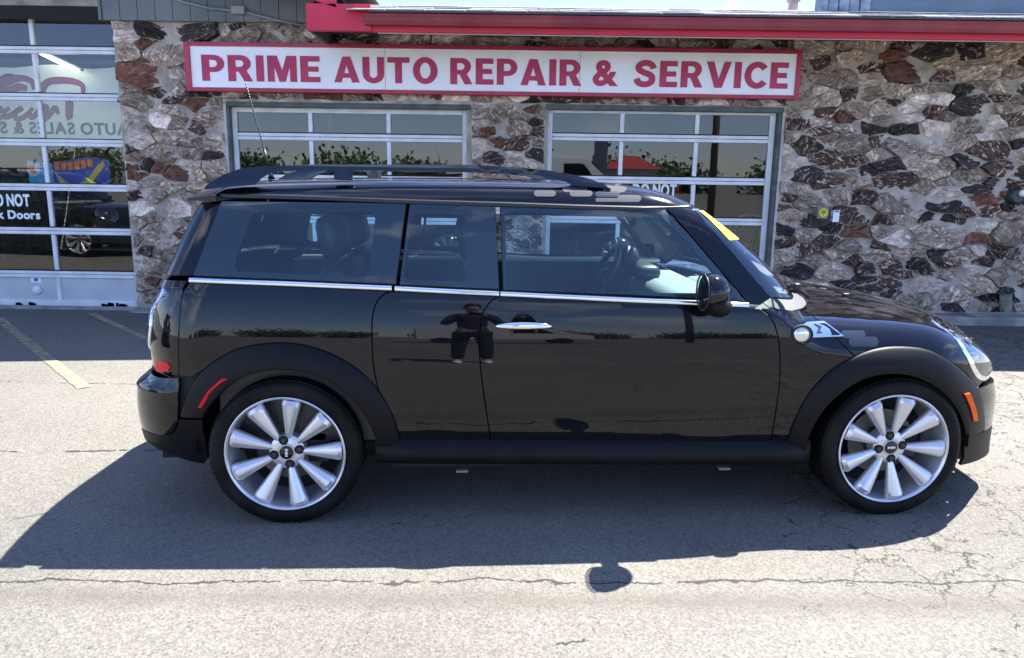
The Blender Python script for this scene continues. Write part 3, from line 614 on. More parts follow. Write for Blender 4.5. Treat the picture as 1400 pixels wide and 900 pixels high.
PANELS = r'''{"door": [[-0.4091, 0.9541], [-0.1873, 0.9472], [0.0487, 0.9396], [0.2872, 0.9318], [0.4983, 0.9248], [0.6477, 0.9083], [0.6841, 0.8822], [0.7093, 0.8453], [0.7243, 0.7999], [0.7341, 0.7537], [0.739, 0.7064], [0.7427, 0.6594], [0.7455, 0.6144], [0.7467, 0.5642], [0.7468, 0.5141], [0.7473, 0.4603], [0.7489, 0.4075], [0.7514, 0.3535], [0.755, 0.2998], [0.3934, 0.3005], [-0.0454, 0.3114], [-0.4413, 0.3354], [-0.4477, 0.3845], [-0.454, 0.4323], [-0.4606, 0.479], [-0.4676, 0.5232], [-0.4743, 0.5683], [-0.4799, 0.6124], [-0.4849, 0.6561], [-0.489, 0.6997], [-0.4911, 0.7418], [-0.4906, 0.7873], [-0.4882, 0.8291], [-0.4834, 0.8691], [-0.4709, 0.9038], [-0.4456, 0.9355]], "club_door": [[-0.8305, 0.9708], [-0.6233, 0.9626], [-0.4091, 0.9541], [-0.4456, 0.9355], [-0.4709, 0.9038], [-0.4834, 0.8691], [-0.4882, 0.8291], [-0.4906, 0.7873], [-0.4911, 0.7418], [-0.489, 0.6997], [-0.4849, 0.6561], [-0.4799, 0.6124], [-0.4743, 0.5683], [-0.4676, 0.5232], [-0.4606, 0.479], [-0.454, 0.4323], [-0.4477, 0.3845], [-0.4413, 0.3354], [-0.6258, 0.3305], [-0.8066, 0.3287], [-0.8193, 0.3779], [-0.8288, 0.4255], [-0.8427, 0.4703], [-0.8615, 0.5135], [-0.8822, 0.5526], [-0.8951, 0.5795], [-0.9013, 0.6128], [-0.9074, 0.6458], [-0.9118, 0.6806], [-0.9138, 0.7145], [-0.9148, 0.7501], [-0.9153, 0.7828], [-0.9157, 0.8173], [-0.9151, 0.8486], [-0.9114, 0.8798], [-0.9035, 0.9115], [-0.8882, 0.9398], [-0.8643, 0.9602]], "quarter": [[-1.6331, 0.9939], [-1.4253, 0.99], [-1.2255, 0.9838], [-1.0254, 0.9774], [-0.8334, 0.9707], [-0.8643, 0.9602], [-0.8882, 0.9398], [-0.9035, 0.9115], [-0.9114, 0.8798], [-0.9151, 0.8486], [-0.9157, 0.8173], [-0.9153, 0.7828], [-0.9148, 0.7501], [-0.9138, 0.7145], [-0.9118, 0.6806], [-0.9074, 0.6458], [-0.9013, 0.6128], [-0.8951, 0.5795], [-0.9607, 0.6502], [-0.9938, 0.6759], [-1.0285, 0.6982], [-1.0642, 0.7176], [-1.1036, 0.7342], [-1.142, 0.7467], [-1.1832, 0.7571], [-1.2242, 0.7635], [-1.266, 0.7653], [-1.3076, 0.7635], [-1.349, 0.7594], [-1.391, 0.7528], [-1.4311, 0.7427], [-1.4707, 0.727], [-1.5083, 0.7064], [-1.5441, 0.6825], [-1.5788, 0.6548], [-1.6319, 0.6209], [-1.6893, 0.6216], [-1.6839, 0.6813], [-1.6798, 0.7392], [-1.6772, 0.7937], [-1.6746, 0.8496], [-1.6705, 0.9018], [-1.6622, 0.9519]], "scuttle": [[0.6556, 0.9119], [0.7577, 0.9025], [0.8897, 0.8792], [0.9175, 0.8598], [0.9351, 0.843], [0.955, 0.821], [0.9765, 0.7956], [1.0009, 0.7691], [1.0277, 0.7416], [1.0572, 0.7127], [1.0413, 0.704], [1.0034, 0.6836], [0.9669, 0.6593], [0.9359, 0.6315], [0.9089, 0.5997], [0.8852, 0.5646], [0.8652, 0.5269], [0.8491, 0.4842], [0.8367, 0.4396], [0.8278, 0.3989], [0.822, 0.3481], [0.8209, 0.3021], [0.755, 0.2998], [0.7514, 0.3535], [0.7489, 0.4075], [0.7473, 0.4603], [0.7468, 0.5141], [0.7467, 0.5642], [0.7455, 0.6144], [0.7427, 0.6594], [0.739, 0.7064], [0.7341, 0.7537], [0.7243, 0.7999], [0.7093, 0.8453], [0.6841, 0.8822]], "tail_edge": [[1.0203, 1.0021], [0.9967, 0.9519], [0.9963, 0.9018], [0.9992, 0.8496], [1.0025, 0.7937], [1.0036, 0.7392], [0.9997, 0.6813], [0.9925, 0.6216]], "bumper_edge": [[0.993, 0.6158], [1.0006, 0.5666], [0.995, 0.5124], [0.9815, 0.4541]], "bumper_low": [[0.9798, 0.4475], [0.9645, 0.4122], [0.9406, 0.3817], [0.8981, 0.3601], [0.8521, 0.3514], [0.8016, 0.3504], [0.7384, 0.3485]], "apron_edge": [[0.9894, 0.448], [1.0783, 0.4495], [1.0713, 0.3515], [1.0566, 0.258]], "hood_edge": [[0.554, 0.4776], [0.6011, 0.4517], [0.6285, 0.4238], [0.6523, 0.3969], [0.6748, 0.3693], [0.694, 0.3402], [0.7106, 0.3092], [0.7249, 0.2757], [0.7091, 0.2593], [0.6812, 0.2296], [0.6576, 0.2001], [0.6355, 0.1682], [0.6163, 0.1354], [0.599, 0.1029], [0.5832, 0.0701], [0.5719, 0.0385], [0.5653, 0.0069], [0.5591, -0.0274], [0.5502, -0.0667], [0.5377, -0.1083], [0.5184, -0.1563], [0.5032, -0.2039]], "fbump_edge": [[0.9411, 0.5425], [0.968, 0.5452], [0.9286, 0.4965], [0.8841, 0.4427], [0.8341, 0.3853], [0.7918, 0.3296], [0.7852, 0.3212]], "fbump_low": [[0.9575, 0.3095], [0.8947, 0.2153], [0.9001, 0.1488]], "lamp_left": [[0.3407, -0.0516], [0.4716, -0.0181], [0.5055, -0.0612], [0.5008, -0.1123], [0.4753, -0.1731]], "glass_quarter": [[-1.5323, 1.3078], [-1.3044, 1.3082], [-1.0396, 1.3088], [-0.7875, 1.3077], [-0.8217, 0.9945], [-1.0276, 1.001], [-1.2863, 1.0093], [-1.6232, 1.0189]], "hole_quarter": [[-1.3685, 1.2676], [-0.9497, 1.2699], [-0.9244, 1.2676], [-0.9109, 1.2518], [-0.9308, 1.0408], [-0.9505, 1.0211], [-1.2299, 1.0321], [-1.4459, 1.0378], [-1.4611, 1.0515], [-1.4597, 1.0765], [-1.4079, 1.2483], [-1.3946, 1.2644]], "glass_club": [[-0.7742, 1.3073], [-0.4251, 1.3063], [-0.4129, 0.9777], [-0.8087, 0.9932]], "hole_club": [[-0.7468, 1.2694], [-0.5666, 1.2658], [-0.5488, 1.2559], [-0.5425, 1.0216], [-0.557, 1.0089], [-0.7802, 1.0157], [-0.7919, 1.0281], [-0.7642, 1.2564]], "glass_door": [[-0.4072, 1.3036], [-0.1772, 1.3019], [0.0664, 1.3001], [0.2773, 1.2977], [0.3688, 1.2035], [0.4693, 1.0853], [0.6002, 0.9314], [0.3843, 0.945], [0.0818, 0.9594], [-0.1856, 0.9674], [-0.3968, 0.975]], "hole_door": [[-0.3881, 1.2749], [-0.178, 1.2757], [0.0345, 1.2764], [0.2499, 1.277], [0.3518, 1.1831], [0.4526, 1.068], [0.5692, 0.9358], [0.3844, 0.9478], [0.0819, 0.9622], [-0.1855, 0.9702], [-0.3822, 0.9778]], "apillar": [[0.2905, 1.3007], [0.3979, 1.3065], [0.5502, 1.1231], [0.7048, 0.9438], [0.6621, 0.9182], [0.6122, 0.9227], [0.4697, 1.091], [0.3693, 1.2093]], "ws_edge": [[0.7567, 1.3021], [0.7681, 1.2359], [0.7372, 1.1216], [0.7091, 1.019], [0.6876, 0.9467]], "sticker": [[0.7756, 1.2936], [0.7329, 1.2961], [0.7316, 1.1951], [0.7546, 1.1795]], "roof_edge": [[-1.6383, 0.5894], [-1.5427, 0.5421], [-1.3527, 0.5252], [-1.1595, 0.5103], [-0.7746, 0.4839], [-0.3576, 0.4702], [-0.0556, 0.4611], [0.1901, 0.4604], [0.391, 0.4979]], "rearpill": [[1.0447, 1.3092], [1.0491, 1.201], [1.0258, 1.0174]], "strip": [[-1.6281, 1.005], [-1.2264, 0.9945], [-0.8372, 0.982], [-0.8256, 0.9814], [-0.6236, 0.9724], [-0.4144, 0.9645], [-0.4086, 0.9637], [-0.1268, 0.9521], [0.1714, 0.9396], [0.3796, 0.9329], [0.5983, 0.9231], [0.6934, 0.9166]], "rflare_o": [[-1.6927, 0.4546], [-1.676, 0.4997], [-1.657, 0.5439], [-1.6359, 0.5842], [-1.6099, 0.6227], [-1.5788, 0.6548], [-1.5441, 0.6825], [-1.5083, 0.7064], [-1.4707, 0.727], [-1.4311, 0.7427], [-1.391, 0.7528], [-1.349, 0.7594], [-1.3076, 0.7635], [-1.266, 0.7653], [-1.2242, 0.7635], [-1.1832, 0.7571], [-1.142, 0.7467], [-1.1036, 0.7342], [-1.0642, 0.7176], [-1.0285, 0.6982], [-0.9938, 0.6759], [-0.9607, 0.6502], [-0.9311, 0.6216], [-0.9054, 0.5899], [-0.8822, 0.5526], [-0.8615, 0.5135], [-0.8427, 0.4703], [-0.8288, 0.4255], [-0.8193, 0.3779], [-0.8102, 0.3287]], "fflare_o": [[0.8209, 0.3021], [0.822, 0.3481], [0.8278, 0.3989], [0.8367, 0.4396], [0.8491, 0.4842], [0.8652, 0.5269], [0.8852, 0.5646], [0.9089, 0.5997], [0.9359, 0.6315], [0.9669, 0.6593], [1.0034, 0.6836], [1.0413, 0.704], [1.0808, 0.7213], [1.1248, 0.735], [1.1679, 0.7433], [1.2141, 0.7479], [1.2609, 0.7482], [1.3075, 0.7457], [1.3549, 0.7402], [1.3988, 0.7296], [1.4394, 0.7123], [1.4815, 0.689], [1.5281, 0.6596], [1.5767, 0.6271], [1.633, 0.5892], [1.6813, 0.5452], [1.7132, 0.4965], [1.7461, 0.4427], [1.7792, 0.3853], [1.8053, 0.3296]], "rflare_i": [[-1.5927, 0.4629], [-1.5735, 0.4912], [-1.552, 0.5201], [-1.5306, 0.5446], [-1.5068, 0.5694], [-1.4802, 0.5921], [-1.4542, 0.61], [-1.426, 0.6266], [-1.3964, 0.6403], [-1.367, 0.6499], [-1.3364, 0.6564], [-1.3053, 0.6605], [-1.2746, 0.6625], [-1.2438, 0.6626], [-1.213, 0.6605], [-1.183, 0.6558], [-1.1538, 0.6479], [-1.1251, 0.6368], [-1.0977, 0.6233], [-1.0717, 0.6077], [-1.0468, 0.5894], [-1.0236, 0.5688], [-1.0021, 0.5463], [-0.9819, 0.5205], [-0.9633, 0.4924], [-0.9473, 0.465], [-0.9314, 0.433], [-0.9198, 0.4013], [-0.9116, 0.3675], [-0.9089, 0.3324]], "fflare_i": [[0.9012, 0.2741], [0.8991, 0.3131], [0.8981, 0.3511], [0.9027, 0.3887], [0.9112, 0.4211], [0.923, 0.4541], [0.9377, 0.4853], [0.9553, 0.5129], [0.9763, 0.5385], [0.9996, 0.5618], [1.0234, 0.5819], [1.0502, 0.6012], [1.0779, 0.617], [1.1084, 0.629], [1.1406, 0.6367], [1.1756, 0.6412], [1.2115, 0.6428], [1.2467, 0.6411], [1.2831, 0.6355], [1.319, 0.6262], [1.3543, 0.6134], [1.3896, 0.597], [1.4246, 0.5771], [1.4579, 0.5543], [1.4905, 0.5271], [1.5218, 0.4958], [1.5511, 0.4626], [1.579, 0.4256], [1.6038, 0.3859], [1.6305, 0.3445]], "reflector": [[0.8192, 0.6553], [0.8825, 0.6702], [0.9272, 0.6697], [0.9484, 0.655], [0.9262, 0.6333], [0.8784, 0.6232], [0.8222, 0.6189]], "orange": [[1.564, 0.5441], [1.5954, 0.5446], [1.6388, 0.4795], [1.6785, 0.4095], [1.6495, 0.4103], [1.6068, 0.4836]], "redmark": [[-1.5004, 0.6273], [-1.4748, 0.6264], [-1.5362, 0.5725], [-1.5892, 0.5035], [-1.6064, 0.5046], [-1.5588, 0.5753]], "marker_c": [[0.8267, 0.8009], [0.8724, 0.7985], [0.8339, 0.829]], "marker_p": [[0.8591, 0.8209], [0.962, 0.8136], [1.0111, 0.7639], [0.8526, 0.7698]], "handle": [[-0.4416, 0.8284], [-0.2192, 0.8292], [-0.3185, 0.8246], [-0.263, 0.8248], [-0.3188, 0.8778], [-0.3303, 0.8462], [-0.3301, 0.8115]], "ov_side": [[[1.0114, 0.7959], [1.1202, 0.794], [1.0721, 0.8089], [1.0607, 0.7805]], [[1.0365, 0.7687], [1.1705, 0.7667], [1.1089, 0.7864], [1.0995, 0.7484]]], "ov_roof": [[[-0.2651, 0.545], [-0.1736, 0.5486], [-0.218, 0.5749], [-0.2205, 0.5213]], [[-0.1435, 0.5896], [-0.0378, 0.5964], [-0.0879, 0.6272], [-0.0929, 0.5637]], [[-0.1153, 0.5511], [-0.0195, 0.5562], [-0.0653, 0.5829], [-0.0692, 0.527]], [[-0.0076, 0.5504], [0.0956, 0.558], [0.0464, 0.5805], [0.0418, 0.5299]], [[0.0277, 0.6089], [0.1352, 0.6249], [0.0902, 0.6783], [0.0769, 0.5797]], [[-0.0109, 0.5026], [0.0912, 0.5078], [0.0411, 0.5209], [0.039, 0.49]], [[0.0828, 0.5198], [0.1849, 0.5273], [0.1368, 0.5552], [0.1312, 0.4946]], [[0.1276, 0.6159], [0.2801, 0.8296], [0.2396, 0.9605], [0.1778, 0.5878]]], "ov_hood": [[[0.5159, 0.1704], [0.4605, 0.0837], [0.4452, 0.1089], [0.52, 0.1364]], [[0.5157, 0.2483], [0.4657, 0.1576], [0.449, 0.1872], [0.5291, 0.216]], [[0.4797, 0.0787], [0.3798, -0.0261], [0.3806, 0.0059], [0.4855, 0.0509]], [[0.5541, 0.0539], [0.5089, -0.0072], [0.5028, 0.027], [0.5583, 0.0165]]], "tlamp": [[0.658, 0.889], [0.7899, 0.8176], [0.8213, 0.7083], [0.9508, 0.7196], [0.9607, 0.8367], [0.9004, 0.923]], "cowl": [[0.3406, 0.5712], [0.4789, 0.4606], [0.3395, 0.3995], [-0.0101, 0.3545]], "mirror": [[0.343, 0.996], [0.482, 0.997], [0.408, 1.062], [0.417, 0.928], [0.368, 0.933], [0.506, 0.905], [0.447, 0.871], [0.425, 0.905]]}'''

# ---------------------------------------------------------------- the car
CARROT = 0.06763126
car = empty('estate_car', (0.29414911, 3.73622999, 0), CARROT, 'glossy black small estate car parked side-on, with roof rails and silver wheels', 'car')
PN = json.loads(PANELS)
FN = {'body': f_body, 'tub': f_tub, 'green': f_green}
def resample(P, step):
    P = np.asarray(P, float); o = []
    for a, b in zip(P, np.roll(P, -1, 0)):
        n = max(1, int(math.ceil(np.hypot(*(b - a)) / step)))
        for i in range(n): o.append(a + (b - a) * i / n)
    return np.array(o)
def inset(P, d):
    "move a closed polygon's points inwards by d"
    A = .5 * np.sum(P[:, 0] * np.roll(P[:, 1], -1) - np.roll(P[:, 0], -1) * P[:, 1])
    e = np.roll(P, -1, 0) - P; e /= np.linalg.norm(e, axis=1)[:, None] + 1e-9
    n = np.stack([-e[:, 1], e[:, 0]], 1) * (1 if A > 0 else -1)
    q = n + np.roll(n, 1, 0); q /= np.linalg.norm(q, axis=1)[:, None] + 1e-9
    return P + q * d / np.maximum((q * n).sum(1), .5)[:, None]
def inside(P, Q):
    "points Q inside polygon P"
    x, y = Q[:, 0][:, None], Q[:, 1][:, None]; x0, y0 = P[:, 0], P[:, 1]; x1, y1 = np.roll(x0, -1), np.roll(y0, -1)
    c = ((y0 > y) != (y1 > y)) & (x < (x1 - x0) * (y - y0) / (y1 - y0 + 1e-15) + x0)
    return c.sum(1) % 2 == 1
def dist(P, Q):
    a = P; b = np.roll(P, -1, 0); d = b - a; L = (d * d).sum(1) + 1e-12
    t = np.clip(((Q[:, None] - a) * d).sum(2) / L, 0, 1); c = a + d * t[..., None]
    return np.sqrt(((Q[:, None] - c) ** 2).sum(2)).min(1)
def tri(outline, holes, step):
    pts = list(map(tuple, outline)); edges = [(i, (i + 1) % len(outline)) for i in range(len(outline))]; loops = [list(range(len(outline)))]
    for h in holes:
        s = len(pts); pts += list(map(tuple, h)); edges += [(s + i, s + (i + 1) % len(h)) for i in range(len(h))]; loops.append(list(range(s, s + len(h))))
    lo, hi = outline.min(0), outline.max(0)
    gx, gy = np.meshgrid(np.arange(lo[0] + step / 2, hi[0], step), np.arange(lo[1] + step / 2, hi[1], step * .87)); gx[1::2] += step / 2
    G = np.stack([gx.ravel(), gy.ravel()], 1); k = inside(outline, G)
    for h in holes: k &= ~inside(h, G)
    G = G[k]
    for c in [outline] + list(holes):
        if len(G): G = G[dist(c, G) > step * .45]
    nb = len(pts); pts += list(map(tuple, G))
    r = delaunay_2d_cdt([Vector(p) for p in pts], edges, [], 0, 1e-7, True)
    V = np.array([tuple(v) for v in r[0]]); orig = r[3]; mp_ = {}
    for i, o in enumerate(orig):
        for q in o: mp_[q] = i
    T = np.array([list(f) for f in r[2]]); C_ = V[T].mean(1); k = inside(outline, C_)
    for h in holes: k &= ~inside(h, C_)
    return V, T[k], [[mp_[i] for i in l if i in mp_] for l in loops]
SC = {'side': (1, 1), 'rear': (.72, 1), 'front': (.72, 1), 'roll': (1, .55), 'hood': (1, .6), 'snout': (1.25, 1.25), 'screen': (.85, 1)}
def patch(name, kind, pts, mat, parent, step=.025, off=0., f='body', sgn=1, holes=(), thick=.014, gap=.0028, back=True, label=None, bulge=0., dense=None):
    sc = np.array(SC[kind]); O = resample(np.array(pts, float) * sc, dense or step); O = inset(O, gap) if gap else O
    Hs = [inset(resample(np.array(h, float) * sc, step), -gap if gap else 0) for h in holes]
    V, T, loops = tri(O, Hs, step)
    o, d, tm = par(kind, V[:, 0] / sc[0], V[:, 1] / sc[1]); P = solve(o, d, tm, FN[f]); Nn = normals(P, FN[f])
    if bulge:
        e = np.minimum(dist(O, V) / (.5 * min(np.ptp(O[:, 0]), np.ptp(O[:, 1]))), 1)
        off_ = off + bulge * np.sqrt(1 - (1 - e) ** 2)
    else: off_ = off
    P = P + Nn * (off_[:, None] if bulge else off)
    # outward winding
    fn = np.cross(P[T[:, 1]] - P[T[:, 0]], P[T[:, 2]] - P[T[:, 0]]); flip = (fn * Nn[T[:, 0]]).sum(1) < 0
    T = np.where(flip[:, None], T[:, ::-1], T)
    V3 = [P]; N3 = [Nn]; F = [tuple(t) for t in T]; base = len(P)
    if thick:
        cen = P.mean(0)
        for li, l in enumerate(loops):
            q = P[l]; n_ = Nn[l]; tg = np.roll(q, -1, 0) - np.roll(q, 1, 0); tg /= np.linalg.norm(tg, axis=1)[:, None] + 1e-12
            on = np.cross(tg, n_); 
            s_ = np.sign((on * (q - cen)).sum() + 1e-12) * (1 if li == 0 else -1); on = on * s_
            a = len(l)
            V3 += [q, q - n_ * thick]; N3 += [(n_ + on) / 1.4142, on]
            for i in range(a):
                j = (i + 1) % a; fc = (base + i, base + a + i, base + a + j, base + j)
                F.append(fc if s_ * (1 if li == 0 else -1) > 0 else fc[::-1])
            base += 2 * a
    VV = np.vstack(V3); NN = np.vstack(N3)
    if sgn < 0: VV = VV * [1, -1, 1]; NN = NN * [1, -1, 1]; F = [f_[::-1] for f_ in F]
    ob = mesh(name, VV, F, mat, parent, smooth=True, nrm=NN)
    if label: ob['label'] = label
    return ob
def pos(kind, pts, f='body', off=0.):
    a = np.array([p[0] for p in pts]); b = np.array([p[1] for p in pts]); o, d, tm = par(kind, a, b); P = solve(o, d, tm, FN[f]); n = normals(P, FN[f]); return P + n * off, n
def mir(edge, rev=True):
    e = [[-a, b] for a, b in edge]; return e[::-1]

# --- side panels, both sides
def W0(x, z): return float(side_w(x, z))
def ribbon_pts(line, hw):
    L_ = np.array(line, float); t = np.gradient(L_, axis=0); t /= np.linalg.norm(t, axis=1)[:, None]; n = np.stack([-t[:, 1], t[:, 0]], 1) * hw
    return np.vstack([L_ + n, (L_ - n)[::-1]])
def arc_grid(o, i, f, sgn, mat, name, parent, extra_in):
    "wheel-arch cladding lofted between an outer and an inner arc"
    O = np.array(o); I = np.array(i); n = 60
    def rs(P):
        L_ = np.r_[0, np.cumsum(np.hypot(*np.diff(P, axis=0).T))]; s = np.linspace(0, L_[-1], n); return np.stack([np.interp(s, L_, P[:, 0]), np.interp(s, L_, P[:, 1])], 1)
    O, I = rs(O), rs(I); rows = []; 
    for t, off in ((0, -.012), (0, .002), (.03, .0075), (.10, .012), (.3, .021), (.55, .030), (.8, .035), (.93, .0355), (.985, .032), (1.0, .025)):
        Q = O * (1 - t) + I * t; P, nn = pos('side', Q, 'tub'); P = P.copy(); P[:, 1] -= off; rows.append(P)
    for dy in (.01, .05, .12):
        P = rows[9].copy(); P[:, 1] += dy; rows.append(P)
    V = np.vstack(rows); F = []
    for r in range(len(rows) - 1):
        for k in range(n - 1): a = r * n + k; F.append((a, a + 1, a + n + 1, a + n))
    if sgn < 0: V = V * [1, -1, 1]
    ob = mesh(name, V, F, mat, parent, smooth=True, recalc=False)
    bm_ = bmesh.new(); bm_.from_mesh(ob.data); bmesh.ops.recalc_face_normals(bm_, faces=bm_.faces)
    c = sum((fc.normal.y * fc.calc_area() for fc in bm_.faces), 0)
    if c * sgn > 0: bmesh.ops.reverse_faces(bm_, faces=bm_.faces)
    bm_.to_mesh(ob.data); bm_.free(); ob.data.set_sharp_from_angle(angle=R(40)); return ob
front_o = PN['fflare_o']; 
for sgn in (1, -1):
    nm = 'near' if sgn > 0 else 'far'
    d = patch('door', 'side', PN['door'], PAINT, car, .022, sgn=sgn)
    cdoor = patch('club_door' if sgn > 0 else 'rear_side_panel', 'side', PN['club_door'], PAINT, car, .022, sgn=sgn)
    q = patch('rear_quarter', 'side', PN['quarter'], PAINT, car, .022, sgn=sgn)
    fe = patch('front_fender', 'side', PN['scuttle'], PAINT, car, .02, sgn=sgn)
    patch('windscreen_pillar', 'side', PN['apillar'], PAINT, car, .02, f='green', sgn=sgn, gap=.001)
    for a, g_, h_ in (('side_window', 'glass_door', 'hole_door'), ('side_window', 'glass_club', 'hole_club'), ('side_window', 'glass_quarter', 'hole_quarter')):
        p_ = patch(a, 'side', PN[g_], CARGLASS, car, .03, f='green', sgn=sgn, thick=0, gap=.0025)
        patch('glass_border', 'side', PN[g_], FRIT, p_, .03, f='green', sgn=sgn, holes=[PN[h_]], off=-.004, thick=.02, gap=0)
    # belt trim
    st = PN['strip']
    for seg in (st[0:3], st[3:6], st[6:11]):
        s_ = np.array(seg); s_[:, 1] -= .003
        u = np.linspace(0, 1, 14); L_ = np.r_[0, np.cumsum(np.hypot(*np.diff(s_, axis=0).T))]; L_ /= L_[-1]
        s2 = np.stack([np.interp(u, L_, s_[:, 0]), np.interp(u, L_, s_[:, 1])], 1)
        P, n_ = pos('side', s2, 'tub'); V = []; F = []
        for p in P:
            x, y, z = p
            # half-round bright moulding sitting on the shoulder
            for dy, dz in ((.012, .012), (-.001, .0115), (-.0065, .007), (-.008, .001), (-.0065, -.0055), (-.001, -.009), (.010, -.009)): V.append((x, -(abs(W0(x, z))) + dy, z + dz))
        k = 7
        for i in range(len(P) - 1):
            for j in range(k - 1): a = i * k + j; F.append((a, a + k, a + k + 1, a + 1))
        F.append(tuple(range(k))[::-1]); F.append(tuple(range((len(P) - 1) * k, len(P) * k)))
        V = np.array(V)
        if sgn < 0: V = V * [1, -1, 1]; F = [f_[::-1] for f_ in F]
        mesh('chrome_strip', V, F, CHROME, car, smooth=True, recalc=True).data.set_sharp_from_angle(angle=R(50))
    # roof gutter moulding
    re = np.array(PN['roof_edge'])[1:]; P, n_ = pos('roll', re, 'green'); u = np.linspace(0, 1, 40); L_ = np.r_[0, np.cumsum(np.linalg.norm(np.diff(P, axis=0), axis=1))]; L_ /= L_[-1]
    P = np.stack([np.interp(u, L_, P[:, i]) for i in range(3)], 1); P2 = P.copy(); P2[:, 2] -= .006
    rows = [P2 + [0, .02, .012], P2 + [0, -.004, .010], P2 + [0, -.011, .006], P2 + [0, -.012, -.006], P2 + [0, -.006, -.011], P2 + [0, .02, -.012]]
    V = np.vstack(rows); n = len(P); F = [(r * n + i, r * n + i + 1, (r + 1) * n + i + 1, (r + 1) * n + i) for r in range(5) for i in range(n - 1)]
    if sgn < 0: V = V * [1, -1, 1]; F = [f_[::-1] for f_ in F]
    mesh('roof_moulding', V, F, TRIM, car, smooth=True, recalc=True).data.set_sharp_from_angle(angle=R(35))
    arc_grid(PN['rflare_o'], PN['rflare_i'], 'tub', sgn, PLASTIC, 'wheel_arch', car, 0)
    arc_grid(PN['fflare_o'], PN['fflare_i'], 'tub', sgn, PLASTIC, 'wheel_arch', car, 0)
    # sill: lofted skirt
    prof = [(.0, .345), (-.012, .335), (-.020, .325), (-.034, .300), (-.036, .285), (-.030, .258), (-.018, .244), (.02, .232), (.14, .215), (.16, .18)]
    xs_ = np.linspace(-.915, .925, 30); V = []; F = []
    for x in xs_:
        dz = -.022 * (x + .9) / 1.8; e = min(1, (x + .915) / .05 + .25, (.925 - x) / .05 + .25)
        for p in prof: V.append((x, -float(side_w(x, .345)) + (p[0] if p[0] > 0 else p[0] * e), p[1] + dz + .012))
    k = len(prof)
    for i in range(len(xs_) - 1):
        for j in range(k - 1): a = i * k + j; F.append((a, a + k, a + k + 1, a + 1))
    V = np.array(V)
    if sgn < 0: V = V * [1, -1, 1]; F = [f_[::-1] for f_ in F]
    mesh('side_skirt', V, F, PLASTIC, car, smooth=True, recalc=True).data.set_sharp_from_angle(angle=R(40))
    # dark inner skin behind the shut lines, with the wheel arches left open
    pl = [(-1.70, .42), (-1.74, .60), (-1.72, .97)] + [(x, float(interp(x, BELT)) - .03) for x in np.linspace(-1.6, .7, 12)] + [(.9, .86), (1.62, .78), (1.70, .27)]
    # notch the wheel arches
    ar = lambda cx, s: [(cx + .365 * math.cos(t), .305 + .365 * math.sin(t)) for t in np.linspace(0.0, math.pi, 22)]
    pl = pl + [(1.2735 + .367, .27)] + ar(1.2735, 1) + [(1.2735 - .367, .27)] + [(-1.2735 + .367, .27)] + ar(-1.2735, 1) + [(-1.2735 - .367, .42)]
    patch('inner_skin', 'side', pl, DARK, car, .06, off=-.022, f='tub', sgn=sgn, thick=0, gap=0)
    # roof rail: bar with three feet
    rt_ = [(-1.60, 1.362), (-1.585, 1.378), (-1.53, 1.412), (-1.47, 1.434), (-1.40, 1.445), (-1.16, 1.4575), (-.78, 1.462), (-.54, 1.466), (-.35, 1.459), (-.2, 1.447), (-.1, 1.431), (-.03, 1.416), (.035, 1.394), (.05, 1.38)]
    rb_ = [(.064, 1.376), (-.10, 1.386), (-.125, 1.400), (-.20, 1.421), (-.3, 1.432), (-.55, 1.440), (-1.01, 1.436), (-1.015, 1.396), (-1.085, 1.396), (-1.09, 1.434), (-1.28, 1.430), (-1.35, 1.418), (-1.385, 1.398), (-1.41, 1.372), (-1.57, 1.356), (-1.605, 1.350)]
    V, T, loops = tri(resample(rt_ + rb_, .04), [], .5)
    yc = -.535; vs = [(v[0], yc - .022 + (v[1] - 1.37) * .42, v[1]) for v in V] + [(v[0], yc + .020 - (v[1] - 1.37) * .1, v[1]) for v in V]; n = len(V); F = [tuple(t) for t in T] + [tuple(t[::-1] + n) for t in T]
    for l in loops:
        for i in range(len(l)): F.append((l[i], l[(i + 1) % len(l)], l[(i + 1) % len(l)] + n, l[i] + n))
    vs = np.array(vs)
    if sgn < 0: vs = vs * [1, -1, 1]
    rl = mesh('roof_rail', vs, F, M_('satin_black_rail', (.005, .005, .007), .16, Coat_Weight=.6, Coat_Roughness=.08), car, recalc=True)
    bvl = rl.modifiers.new('bevel', 'BEVEL'); bvl.width = .007; bvl.segments = 3; bvl.limit_method = 'ANGLE'; bvl.angle_limit = R(50); rl.data.polygons.foreach_set('use_smooth', [True] * len(rl.data.polygons))
    # door handle in its round bowl
    hp, hn = pos('side', [(-.317, .838)], 'tub'); hp = hp[0]
    bowl = MB().lathe([(0, .0), (.040, .0), (.052, -.004), (.056, -.0055), (.059, -.003)], 36).build('handle_bowl', GLOSSBLACK, d, smooth=True)
    bowl.location = (hp[0], hp[1] * sgn, hp[2] - .004); bowl.scale = (1, sgn, 1)
    hd = MB(); V = []
    for i in range(25):
        t = i / 24; x = -.112 + .224 * t; r = math.sin(math.pi * min(max(t, .0), 1)) ** .45
        V.append((x, -.028 - .006 * math.sin(math.pi * t), .003 * math.sin(math.pi * t), r))
    n = 14; bmv = [[hd.b.verts.new((v[0], v[1] + .011 * v[3] * math.cos(a), v[2] + .0155 * v[3] * math.sin(a))) for a in [2 * math.pi * k / n for k in range(n)]] for v in V]
    for A_, B_ in zip(bmv, bmv[1:]):
        for k in range(n): hd.b.faces.new((A_[k], A_[(k + 1) % n], B_[(k + 1) % n], B_[k]))
    h = hd.build('door_handle', CHROME, d, smooth=True); h.location = (hp[0] + .0, hp[1] * sgn, hp[2] + .004); h.scale = (1, sgn, 1)
